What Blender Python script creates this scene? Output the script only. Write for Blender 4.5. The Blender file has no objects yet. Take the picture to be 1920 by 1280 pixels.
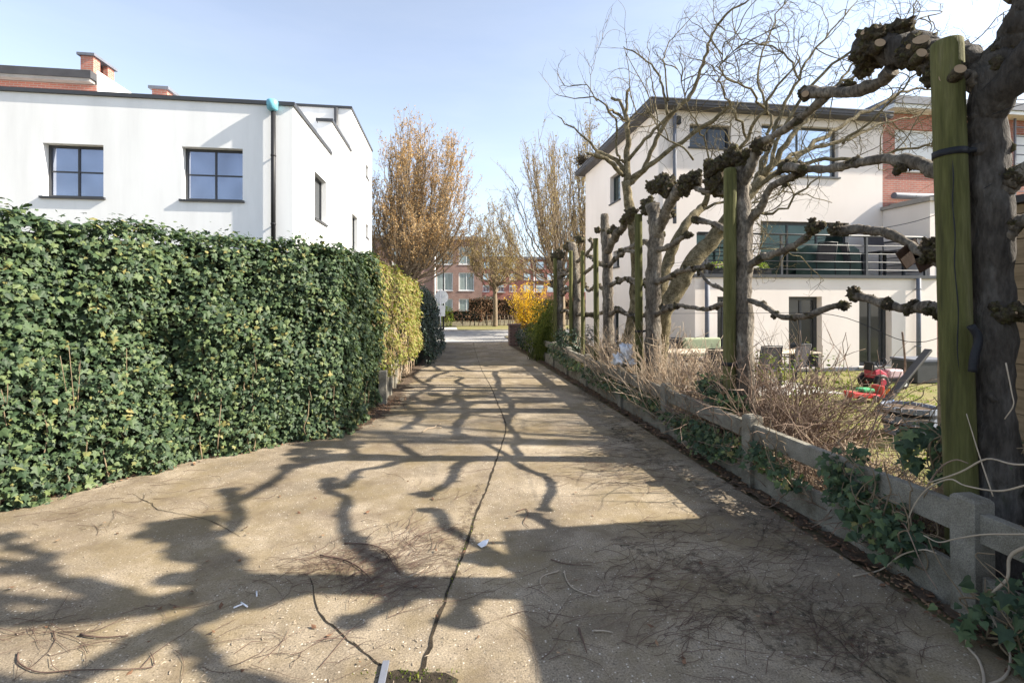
import bpy, bmesh, math, random
import numpy as np
from mathutils import Vector, noise
R = math.radians
SC = bpy.context.scene
COL = SC.collection
random.seed(7); RNG = np.random.default_rng(7)

# ------------------------------------------------------------------ camera, sky, sun, exposure
F_PX, CAM_H, HOR = 900.0, 1.9, 565.0
YAW = math.atan(125 / 900)
cam = bpy.data.cameras.new('camera'); cam_o = bpy.data.objects.new('camera', cam); COL.objects.link(cam_o)
cam.sensor_width = 36; cam.lens = 36 * F_PX / 1920; cam.shift_y = -(640 - HOR) / 1920
cam.clip_start = 0.05; cam.clip_end = 900
cam_o.location = (0, 0, CAM_H); cam_o.rotation_euler = (R(90), 0, -YAW)
SC.camera = cam_o

SUN_EL = R(34.5); SUN_AZ = R(98.5)          # azimuth clockwise from +Y
wd = bpy.data.worlds.new('World'); SC.world = wd; wd.use_nodes = True
nt = wd.node_tree; bg = nt.nodes['Background']
sky = nt.nodes.new('ShaderNodeTexSky'); sky.sky_type = 'NISHITA'; sky.sun_disc = False
sky.sun_elevation = SUN_EL; sky.sun_rotation = SUN_AZ; sky.air_density = 1.0; sky.dust_density = 1.0; sky.ozone_density = 3.0
hs_ = nt.nodes.new('ShaderNodeHueSaturation'); hs_.inputs['Saturation'].default_value = 0.64     # thin high haze in the clear sky
nt.links.new(sky.outputs[0], hs_.inputs['Color']); hs2 = nt.nodes.new('ShaderNodeHueSaturation'); hs2.inputs['Saturation'].default_value = 0.25; hs2.inputs['Value'].default_value = 1.18     # faint streaks of cirrus
nt.links.new(sky.outputs[0], hs2.inputs['Color']); tc_ = nt.nodes.new('ShaderNodeTexCoord'); mp_ = nt.nodes.new('ShaderNodeMapping'); mp_.inputs['Scale'].default_value = (1.2, 1.2, 6)
nt.links.new(tc_.outputs['Generated'], mp_.inputs['Vector']); nz_ = nt.nodes.new('ShaderNodeTexNoise'); nz_.inputs['Scale'].default_value = 1.6; nz_.inputs['Detail'].default_value = 9; nz_.inputs['Roughness'].default_value = .62
nt.links.new(mp_.outputs[0], nz_.inputs['Vector']); rp_ = nt.nodes.new('ShaderNodeValToRGB'); rp_.color_ramp.elements[0].position = .5; rp_.color_ramp.elements[1].position = .78; rp_.color_ramp.elements[1].color = (.14, .14, .14, 1)
nt.links.new(nz_.outputs['Fac'], rp_.inputs[0]); mx_ = nt.nodes.new('ShaderNodeMix'); mx_.data_type = 'RGBA'; nt.links.new(rp_.outputs[0], mx_.inputs[0]); nt.links.new(hs_.outputs[0], mx_.inputs[6]); nt.links.new(hs2.outputs[0], mx_.inputs[7]); nt.links.new(mx_.outputs[2], bg.inputs[0]); bg.inputs[1].default_value = 0.112
sd = Vector((math.sin(SUN_AZ) * math.cos(SUN_EL), math.cos(SUN_AZ) * math.cos(SUN_EL), math.sin(SUN_EL)))
sl = bpy.data.lights.new('sun', 'SUN'); sl.energy = 5.0; sl.angle = R(0.55); sl.color = (1.0, 0.92, 0.79)
so = bpy.data.objects.new('sun', sl); COL.objects.link(so); so.rotation_euler = (-sd).to_track_quat('-Z', 'Y').to_euler()
so.location = sd * 60
vs = SC.view_settings; vs.view_transform = 'Standard'; vs.look = 'None'; vs.gamma = 1; vs.exposure = 1.5; vs.use_curve_mapping = False

# ------------------------------------------------------------------ pixel -> place on a plane of the real scene
CS, SN = math.cos(YAW), math.sin(YAW)
def W(px, py, d):
    u = (px - 960) / F_PX; v = (HOR - py) / F_PX
    return Vector((d * (SN + u * CS), d * (CS - u * SN), CAM_H + v * d))
def PX(px, py, X): return W(px, py, X / (SN + (px - 960) / F_PX * CS))
def PY(px, py, Y): return W(px, py, Y / (CS - (px - 960) / F_PX * SN))
def G(px, py, z=0.0): return W(px, py, F_PX * (CAM_H - z) / (py - HOR))

# ------------------------------------------------------------------ materials
def nodes(name):
    m = bpy.data.materials.new(name); m.use_nodes = True
    t = m.node_tree; return m, t, t.nodes['Principled BSDF'], t.nodes['Material Output']
def N(t, typ, **kw):
    n = t.nodes.new('ShaderNode' + typ)
    for k, v in kw.items():
        if k.startswith('i_'): n.inputs[k[2:].replace('_', ' ')].default_value = v
        else: setattr(n, k, v)
    return n
def ramp(t, stops):
    r = N(t, 'ValToRGB'); e = r.color_ramp.elements
    while len(e) < len(stops): e.new(0.5)
    for i, (p, c) in enumerate(stops):
        e[i].position = p; e[i].color = (*c, 1) if len(c) == 3 else c
    return r
def L(t, a, b): t.links.new(a, b)
def mixc(t, fac, a, b, mode='MIX'):
    m = N(t, 'Mix', data_type='RGBA', blend_type=mode)
    for s, v in ((0, fac), (6, a), (7, b)):
        if hasattr(v, 'is_linked'): L(t, v, m.inputs[s])
        else: m.inputs[s].default_value = v if s == 0 else ((*v, 1) if len(v) == 3 else v)
    return m.outputs[2]
def noise_n(t, pos, scale, detail=5, rough=0.6):
    n = N(t, 'TexNoise'); n.inputs['Scale'].default_value = scale; n.inputs['Detail'].default_value = detail
    n.inputs['Roughness'].default_value = rough; L(t, pos, n.inputs['Vector']); return n.outputs['Fac']
def position(t, stretch=(1, 1, 1)):
    g = N(t, 'NewGeometry'); mp = N(t, 'Mapping'); mp.inputs['Scale'].default_value = stretch
    L(t, g.outputs['Position'], mp.inputs['Vector']); return mp.outputs['Vector']
def bump(t, b, h, strength, dist=0.02):
    bn = N(t, 'Bump'); bn.inputs['Strength'].default_value = strength; bn.inputs['Distance'].default_value = dist
    L(t, h, bn.inputs['Height']); L(t, bn.outputs[0], b.inputs['Normal'])
def pmat(name, stops, scale=3, detail=6, rough=0.85, bmp=0.3, bscale=40, spec=0.25, metal=0.0, stretch=(1, 1, 1), dist=0.02, fine=None):
    m, t, b, o = nodes(name); p = position(t, stretch)
    if len(stops) == 1: c0 = stops[0]; stops = [(0.3, tuple(x * 0.85 for x in c0)), (0.7, tuple(min(1, x * 1.1) for x in c0))]
    r = ramp(t, stops); L(t, noise_n(t, p, scale, detail), r.inputs[0]); c = r.outputs[0]
    if fine:
        r2 = ramp(t, [(0.35, (fine, fine, fine)), (0.65, (1, 1, 1))]); L(t, noise_n(t, p, bscale, 3), r2.inputs[0])
        c = mixc(t, 1.0, c, r2.outputs[0], 'MULTIPLY')
    L(t, c, b.inputs['Base Color'])
    b.inputs['Roughness'].default_value = rough; b.inputs['Specular IOR Level'].default_value = spec; b.inputs['Metallic'].default_value = metal
    if bmp: bump(t, b, noise_n(t, p, bscale, 6, 0.65), bmp, dist)
    return m
def leafmat(name, stops, rough=0.45, spec=0.4, transl=0.25, tcol=None):
    m, t, b, o = nodes(name)
    g = N(t, 'NewGeometry'); r = ramp(t, stops); L(t, g.outputs['Random Per Island'], r.inputs[0])
    n = noise_n(t, g.outputs['Position'], 30, 2); r2 = ramp(t, [(0.3, (0.75,) * 3), (0.7, (1.15,) * 3)]); L(t, n, r2.inputs[0])
    c = mixc(t, 1.0, r.outputs[0], r2.outputs[0], 'MULTIPLY')
    L(t, c, b.inputs['Base Color']); b.inputs['Roughness'].default_value = rough; b.inputs['Specular IOR Level'].default_value = spec
    if transl:
        tr = N(t, 'BsdfTranslucent'); c2 = mixc(t, 1.0, c, tcol or (1.3, 1.5, 0.6), 'MULTIPLY'); L(t, c2, tr.inputs[0])
        mx = N(t, 'MixShader'); mx.inputs[0].default_value = transl
        L(t, b.outputs[0], mx.inputs[1]); L(t, tr.outputs[0], mx.inputs[2]); L(t, mx.outputs[0], o.inputs[0])
    return m
def brickmat(name, c1, c2, mortar, bw=0.21, bh=0.065, ms=0.010):
    m, t, b, o = nodes(name); g = N(t, 'NewGeometry'); s = N(t, 'SeparateXYZ'); L(t, g.outputs['Position'], s.inputs[0])
    ad = N(t, 'Math', operation='ADD'); L(t, s.outputs[0], ad.inputs[0]); L(t, s.outputs[1], ad.inputs[1])
    cb = N(t, 'CombineXYZ'); L(t, ad.outputs[0], cb.inputs[0]); L(t, s.outputs[2], cb.inputs[1])
    br = N(t, 'TexBrick'); L(t, cb.outputs[0], br.inputs['Vector']); br.inputs['Scale'].default_value = 1
    br.inputs['Brick Width'].default_value = bw; br.inputs['Row Height'].default_value = bh; br.inputs['Mortar Size'].default_value = ms
    br.inputs['Color1'].default_value = (*c1, 1); br.inputs['Color2'].default_value = (*c2, 1); br.inputs['Mortar'].default_value = (*mortar, 1)
    r = ramp(t, [(0.3, (0.78,) * 3), (0.7, (1.12,) * 3)]); L(t, noise_n(t, g.outputs['Position'], 1.3), r.inputs[0])
    L(t, mixc(t, 1.0, br.outputs[0], r.outputs[0], 'MULTIPLY'), b.inputs['Base Color']); b.inputs['Roughness'].default_value = 0.9
    bump(t, b, br.outputs['Fac'], -0.4, 0.01); return m
def glassmat(name, col, metal=0.85, rough=0.03):
    m, t, b, o = nodes(name); p = position(t)
    r = ramp(t, [(0.35, tuple(x * 0.8 for x in col)), (0.65, tuple(x * 1.15 for x in col))]); L(t, noise_n(t, p, 0.9, 2), r.inputs[0])
    L(t, r.outputs[0], b.inputs['Base Color']); b.inputs['Metallic'].default_value = metal; b.inputs['Roughness'].default_value = rough
    bump(t, b, noise_n(t, p, 1.5, 1), 0.03, 0.02); return m

def lane_mat(name, tint):
    m, t, b, o = nodes(name); p = position(t)
    base = ramp(t, [(0.34, (0.135, 0.117, 0.092)), (0.50, (0.250, 0.220, 0.175)), (0.66, (0.37, 0.33, 0.268))])
    L(t, noise_n(t, p, 0.9, 9, 0.68), base.inputs[0]); c = base.outputs[0]
    g = ramp(t, [(0.34, (0.42, 0.41, 0.40)), (0.5, (0.97,) * 3), (0.66, (1.5, 1.47, 1.43))]); L(t, noise_n(t, p, 90, 4, 0.75), g.inputs[0])
    c = mixc(t, 0.85, c, g.outputs[0], 'MULTIPLY')
    v = N(t, 'TexVoronoi'); v.inputs['Scale'].default_value = 52; L(t, p, v.inputs['Vector'])      # pale and dark aggregate
    vr = ramp(t, [(0.0, (1, 1, 1)), (0.22, (1, 1, 1)), (0.30, (0, 0, 0))]); L(t, v.outputs['Distance'], vr.inputs[0])
    sx = N(t, 'SeparateColor'); L(t, v.outputs['Color'], sx.inputs[0])
    def gate(lo, hi, sock):
        a = ramp(t, [(lo, (0, 0, 0)), (hi, (1, 1, 1))]); L(t, sock, a.inputs[0])
        mu = N(t, 'Math', operation='MULTIPLY'); L(t, a.outputs[0], mu.inputs[0]); L(t, vr.outputs[0], mu.inputs[1]); return mu.outputs[0]
    c = mixc(t, gate(0.80, 0.92, sx.outputs[0]), c, (0.62, 0.60, 0.56)); c = mixc(t, gate(0.72, 0.85, sx.outputs[1]), c, (0.10, 0.09, 0.08))
    mo = ramp(t, [(0.44, (0, 0, 0)), (0.62, (0.75,) * 3)]); L(t, noise_n(t, p, 0.8, 8, 0.74), mo.inputs[0])           # thin algae film
    c = mixc(t, mo.outputs[0], c, (0.175, 0.142, 0.080))
    st = ramp(t, [(0.50, (0, 0, 0)), (0.70, (0.7,) * 3)]); mp = N(t, 'Mapping'); mp.inputs['Location'].default_value = (13, 4, 2); L(t, p, mp.inputs['Vector'])
    L(t, noise_n(t, mp.outputs[0], 1.7, 10, 0.78), st.inputs[0]); c = mixc(t, st.outputs[0], c, (0.115, 0.09, 0.07))    # dirt
    c = mixc(t, 1.0, c, tint, 'MULTIPLY')
    L(t, c, b.inputs['Base Color']); b.inputs['Roughness'].default_value = 0.92; b.inputs['Specular IOR Level'].default_value = 0.2
    ad = N(t, 'Math', operation='ADD'); L(t, noise_n(t, p, 110, 5, 0.7), ad.inputs[0]); L(t, noise_n(t, p, 14, 4, 0.6), ad.inputs[1])
    bump(t, b, ad.outputs[0], 0.5, 0.012); return m

M = {}
M['render'] = pmat('white_render', [(0.3, (0.72, 0.72, 0.71)), (0.55, (0.80, 0.80, 0.79))], scale=2.0, bmp=0.12, bscale=160, rough=0.95, spec=0.1, stretch=(1, 1, 0.14))
M['cream'] = pmat('cream_render', [(0.25, (0.71, 0.64, 0.59)), (0.6, (0.79, 0.72, 0.67))], scale=0.7, bmp=0.12, bscale=150, rough=0.95, spec=0.1, stretch=(1, 1, 0.35))
M['anthracite'] = pmat('anthracite_metal', [(0.045, 0.047, 0.052)], scale=6, bmp=0.05, rough=0.45, spec=0.4)
M['black'] = pmat('black_paint', [(0.02, 0.02, 0.022)], scale=6, bmp=0.05, rough=0.5)
M['zinc'] = pmat('zinc_sheet', [(0.14, 0.15, 0.18)], scale=4, bmp=0.05, rough=0.6)
M['fascia'] = pmat('grey_fascia', [(0.085, 0.082, 0.088)], scale=3, bmp=0.1, rough=0.6, stretch=(6, 1, 6))
M['white_pvc'] = pmat('white_frame', [(0.75, 0.75, 0.73)], scale=5, bmp=0.03, rough=0.4)
M['shutter'] = pmat('white_shutter', [(0.66, 0.67, 0.68)], scale=1, bmp=0.5, bscale=12, rough=0.5, stretch=(0.01, 0.01, 1.6))
M['teal'] = pmat('blue_zinc', [(0.16, 0.42, 0.52)], scale=12, bmp=0.05, rough=0.4)
M['glass_blue'] = glassmat('blue_glass', (0.25, 0.28, 0.36), 0.75)
M['glass_dark'] = glassmat('dark_glass', (0.055, 0.06, 0.065), 0.5)
M['glass_green'] = glassmat('green_glass', (0.035, 0.055, 0.048), 0.5)
M['glass_sky'] = glassmat('pale_glass', (0.45, 0.52, 0.60), 0.8)
M['curtain'] = pmat('curtained_glass', [(0.3, (0.16, 0.20, 0.19)), (0.6, (0.33, 0.38, 0.36))], scale=2, bmp=0, rough=0.15, spec=0.6, stretch=(3, 3, 0.2))
M['brick_red'] = brickmat('red_brick', (0.44, 0.155, 0.105), (0.36, 0.12, 0.088), (0.36, 0.26, 0.22))
M['brick_brown'] = brickmat('brown_brick', (0.30, 0.165, 0.125), (0.23, 0.115, 0.085), (0.30, 0.25, 0.22))
M['brick_far'] = brickmat('deep_red_brick', (0.33, 0.115, 0.09), (0.27, 0.09, 0.07), (0.29, 0.16, 0.13))
M['brick_dark'] = brickmat('dark_brick', (0.13, 0.06, 0.045), (0.09, 0.045, 0.035), (0.16, 0.13, 0.11))
M['stone'] = pmat('grey_stone', [(0.30, 0.28, 0.26)], scale=5, bmp=0.2)
M['roof_felt'] = pmat('roof_felt', [(0.06, 0.06, 0.065)], scale=4, bmp=0.2)
M['fence'] = pmat('weathered_concrete', [(0.3, (0.17, 0.15, 0.115)), (0.5, (0.27, 0.25, 0.205)), (0.7, (0.35, 0.33, 0.28))], scale=6, detail=9, bmp=0.5, bscale=120, rough=0.95, fine=0.6)
M['lane_l'] = lane_mat('lane_concrete', (1.02, 0.955, 0.875)); M['lane_r'] = lane_mat('lane_concrete_pale', (1.06, 0.995, 0.91))
M['soil'] = pmat('dark_soil', [(0.3, (0.05, 0.035, 0.025)), (0.7, (0.14, 0.10, 0.068))], scale=14, detail=8, bmp=0.8, bscale=60, rough=1)
M['joint'] = pmat('joint_dirt', [(0.35, (0.018, 0.015, 0.011)), (0.6, (0.055, 0.042, 0.028)), (0.75, (0.05, 0.07, 0.02))], scale=9, detail=8, bmp=1.0, bscale=70, rough=1)
M['dirt_solid'] = pmat('brown_dirt', [(0.3, (0.12, 0.085, 0.058)), (0.7, (0.22, 0.165, 0.115))], scale=20, detail=8, bmp=0.9, bscale=90, rough=1)
def film(name, c1, c2, lo, hi, sc):
    m, t, bs_, o = nodes(name); p = position(t); r = ramp(t, [(0.3, c1), (0.7, c2)]); L(t, noise_n(t, p, 40, 6), r.inputs[0]); L(t, r.outputs[0], bs_.inputs['Base Color']); bs_.inputs['Roughness'].default_value = 1
    a = ramp(t, [(lo, (0, 0, 0)), (hi, (1, 1, 1))]); L(t, noise_n(t, p, sc, 9, 0.75), a.inputs[0]); mu_ = N(t, 'Math', operation='MULTIPLY'); mu_.inputs[1].default_value = .72; L(t, a.outputs[0], mu_.inputs[0]); L(t, mu_.outputs[0], bs_.inputs['Alpha']); bump(t, bs_, noise_n(t, p, 120, 5), .6, .01); return m
M['dirtfilm'] = film('brown_dirt', (0.07, 0.045, 0.03), (0.17, 0.12, 0.085), .46, .64, 14)
M['mossfilm'] = film('dark_dirt', (0.045, 0.035, 0.024), (0.10, 0.08, 0.052), .47, .66, 16)
M['earth'] = pmat('garden_earth', [(0.3, (0.09, 0.07, 0.045)), (0.55, (0.15, 0.125, 0.07)), (0.75, (0.12, 0.14, 0.04))], scale=2.5, detail=9, bmp=0.7, bscale=35, rough=1)
M['lawn'] = pmat('mossy_lawn', [(0.32, (0.20, 0.16, 0.085)), (0.5, (0.20, 0.18, 0.07)), (0.7, (0.14, 0.16, 0.045))], scale=2.2, detail=9, bmp=0.8, bscale=60, rough=1)
M['asphalt'] = pmat('pale_asphalt', [(0.3, (0.24, 0.235, 0.225)), (0.7, (0.33, 0.32, 0.31))], scale=1.2, detail=8, bmp=0.4, bscale=80, rough=0.9)
M['paving'] = pmat('pale_paving', [(0.40, 0.385, 0.36)], scale=2.5, bmp=0.3, bscale=30)
M['bark'] = pmat('pollard_bark', [(0.28, (0.085, 0.069, 0.054)), (0.46, (0.165, 0.138, 0.108)), (0.60, (0.25, 0.215, 0.172)), (0.68, (0.33, 0.30, 0.25)), (0.76, (0.12, 0.115, 0.05))], scale=7, detail=10, bmp=0.6, bscale=34, rough=0.95, stretch=(1, 1, 0.45), dist=0.05, fine=0.4)
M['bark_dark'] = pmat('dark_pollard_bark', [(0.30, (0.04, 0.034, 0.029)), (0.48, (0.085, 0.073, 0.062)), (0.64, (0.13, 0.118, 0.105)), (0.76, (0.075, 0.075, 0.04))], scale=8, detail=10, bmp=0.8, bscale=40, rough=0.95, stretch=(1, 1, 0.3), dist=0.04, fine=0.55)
M['knob'] = pmat('mossy_knuckle_bark', [(0.30, (0.045, 0.035, 0.024)), (0.48, (0.125, 0.10, 0.068)), (0.62, (0.12, 0.11, 0.042)), (0.78, (0.22, 0.18, 0.13))], scale=16, detail=10, bmp=1.0, bscale=55, rough=1, dist=0.04, fine=0.5)
M['moss'] = leafmat('moss_tuft', [(0, (0.05, 0.04, 0.02)), (0.6, (0.10, 0.088, 0.036)), (1, (0.17, 0.15, 0.065))], rough=.9, spec=.1, transl=.2)
M['cut'] = pmat('cut_wood', [(0.34, 0.24, 0.15)], scale=30, bmp=0.2)
M['stake'] = pmat('algae_green_stake', [(0.28, (0.05, 0.048, 0.020)), (0.45, (0.098, 0.098, 0.032)), (0.6, (0.138, 0.132, 0.052)), (0.75, (0.20, 0.175, 0.115))], scale=5, detail=8, bmp=0.4, bscale=35, rough=0.9, stretch=(2.5, 2.5, 0.2), fine=0.75)
M['strap'] = pmat('black_rubber', [(0.015, 0.016, 0.02)], scale=20, bmp=0.3, rough=0.6)
M['willow'] = pmat('olive_bark', [(0.3, (0.08, 0.062, 0.034)), (0.5, (0.18, 0.148, 0.085)), (0.72, (0.31, 0.26, 0.17))], scale=10, detail=8, bmp=0.7, bscale=40, rough=0.95, fine=0.6)
M['twig'] = pmat('twig_bark', [(0.20, 0.15, 0.095)], scale=9, bmp=0.2)
M['darktwig'] = pmat('dark_twig_bark', [(0.062, 0.05, 0.036)], scale=9, bmp=0.2)
M['farbark'] = pmat('grey_tree_bark', [(0.20, 0.155, 0.105)], scale=6, bmp=0.4)
M['pale_stem'] = pmat('bleached_stems', [(0.3, (0.30, 0.215, 0.14)), (0.7, (0.50, 0.40, 0.29))], scale=8, bmp=0.2)
M['brown_stem'] = pmat('bramble_stems', [(0.3, (0.10, 0.065, 0.048)), (0.7, (0.32, 0.235, 0.175))], scale=7, bmp=0.2)
M['vine'] = pmat('pale_vine', [(0.40, 0.33, 0.25)], scale=10, bmp=0.2)
M['litter'] = pmat('dead_twigs', [(0.3, (0.06, 0.036, 0.028)), (0.7, (0.17, 0.11, 0.085))], scale=4, bmp=0.2)
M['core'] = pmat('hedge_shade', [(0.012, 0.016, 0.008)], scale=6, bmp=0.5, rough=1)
M['ivy'] = leafmat('ivy_leaf', [(0, (0.022, 0.042, 0.020)), (0.35, (0.040, 0.070, 0.033)), (0.7, (0.070, 0.108, 0.046)), (0.94, (0.115, 0.15, 0.055)), (1, (0.23, 0.20, 0.07))], rough=0.55, spec=0.28, transl=0.15)
M['gold'] = leafmat('golden_leaf', [(0, (0.14, 0.085, 0.04)), (0.3, (0.27, 0.19, 0.08)), (0.5, (0.30, 0.27, 0.08)), (0.85, (0.17, 0.22, 0.04)), (1, (0.40, 0.34, 0.14))], rough=0.6, spec=0.25, transl=0.3)
M['dark_leaf'] = leafmat('dark_hedge_leaf', [(0, (0.010, 0.024, 0.012)), (0.6, (0.022, 0.046, 0.022)), (1, (0.045, 0.075, 0.032))], rough=0.45, spec=0.4, transl=0.1)
M['beech'] = leafmat('beech_leaf', [(0, (0.085, 0.042, 0.022)), (0.6, (0.15, 0.08, 0.045)), (1, (0.24, 0.15, 0.08))], rough=0.7, spec=0.2, transl=0.2, tcol=(1.3, 1, 0.7))
M['orange'] = leafmat('bud_orange', [(0, (0.36, 0.22, 0.10)), (0.5, (0.50, 0.34, 0.165)), (1, (0.60, 0.46, 0.26))], rough=0.7, spec=0.15, transl=0.35, tcol=(1.3, 1.1, 0.7))
M['bud'] = leafmat('bud_yellow', [(0, (0.22, 0.17, 0.07)), (0.5, (0.34, 0.27, 0.11)), (1, (0.44, 0.36, 0.17))], rough=0.7, spec=0.15, transl=0.35, tcol=(1.2, 1.1, 0.7))
M['forsythia'] = leafmat('yellow_blossom', [(0, (0.52, 0.30, 0.012)), (0.5, (0.72, 0.46, 0.018)), (1, (0.80, 0.58, 0.05))], rough=0.6, spec=0.2, transl=0.3, tcol=(1.1, 1, 0.6))
M['broom'] = leafmat('fresh_green_leaf', [(0, (0.06, 0.085, 0.018)), (0.5, (0.12, 0.155, 0.028)), (1, (0.23, 0.23, 0.05))], rough=0.55, spec=0.25, transl=0.3)
M['lime'] = leafmat('lime_leaf', [(0, (0.16, 0.23, 0.03)), (1, (0.32, 0.36, 0.05))], rough=0.55, spec=0.25, transl=0.3)
M['grass'] = leafmat('grass_blade', [(0, (0.17, 0.13, 0.05)), (0.5, (0.17, 0.20, 0.04)), (1, (0.12, 0.19, 0.03))], rough=0.6, spec=0.2, transl=0.3)
M['deadleaf'] = leafmat('dead_leaf', [(0, (0.08, 0.045, 0.03)), (0.6, (0.20, 0.11, 0.065)), (1, (0.34, 0.22, 0.13))], rough=0.8, spec=0.15, transl=0.0)
M['boards'] = pmat('pine_boards', [(0.3, (0.20, 0.145, 0.085)), (0.7, (0.33, 0.25, 0.16))], scale=3, detail=8, bmp=0.3, bscale=30, stretch=(1, 1, 9))
M['plastic_bag'] = pmat('white_plastic', [(0.78, 0.78, 0.80)], scale=8, bmp=0.3, bscale=25, rough=0.4)
M['red_toy'] = pmat('red_plastic', [(0.52, 0.035, 0.03)], scale=4, bmp=0.03, rough=0.35, spec=0.5)
M['crimson'] = pmat('crimson_plastic', [(0.40, 0.03, 0.06)], scale=4, bmp=0.03, rough=0.35, spec=0.5)
M['pink_toy'] = pmat('pale_pink_plastic', [(0.62, 0.45, 0.46)], scale=4, bmp=0.03, rough=0.35)
M['blue_toy'] = pmat('blue_plastic', [(0.05, 0.16, 0.45)], scale=4, bmp=0.03, rough=0.35)
M['green_toy'] = pmat('green_plastic', [(0.08, 0.36, 0.16)], scale=4, bmp=0.03, rough=0.35)
M['orange_toy'] = pmat('orange_plastic', [(0.60, 0.22, 0.03)], scale=4, bmp=0.03, rough=0.35)
M['grey_tub'] = pmat('grey_blue_staves', [(0.26, 0.29, 0.36)], scale=5, bmp=0.3, stretch=(4, 4, 0.5))
M['tabletop'] = pmat('pale_tabletop', [(0.55, 0.47, 0.37)], scale=4, bmp=0.1, rough=0.5)
M['cushion'] = pmat('sage_cushion', [(0.33, 0.37, 0.24)], scale=9, bmp=0.3)
M['cover'] = pmat('green_cover', [(0.028, 0.055, 0.045)], scale=3, bmp=0.3, bscale=10, rough=0.6)
M['grey_fab'] = pmat('charcoal_mesh', [(0.06, 0.055, 0.06)], scale=9, bmp=0.3, bscale=200)
M['sign_back'] = pmat('grey_sign_back', [(0.40, 0.42, 0.45)], scale=4, bmp=0.05, rough=0.5, metal=0.3)
M['nestwood'] = pmat('brown_stained_wood', [(0.055, 0.03, 0.018)], scale=6, bmp=0.3, stretch=(6, 6, 1))

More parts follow.
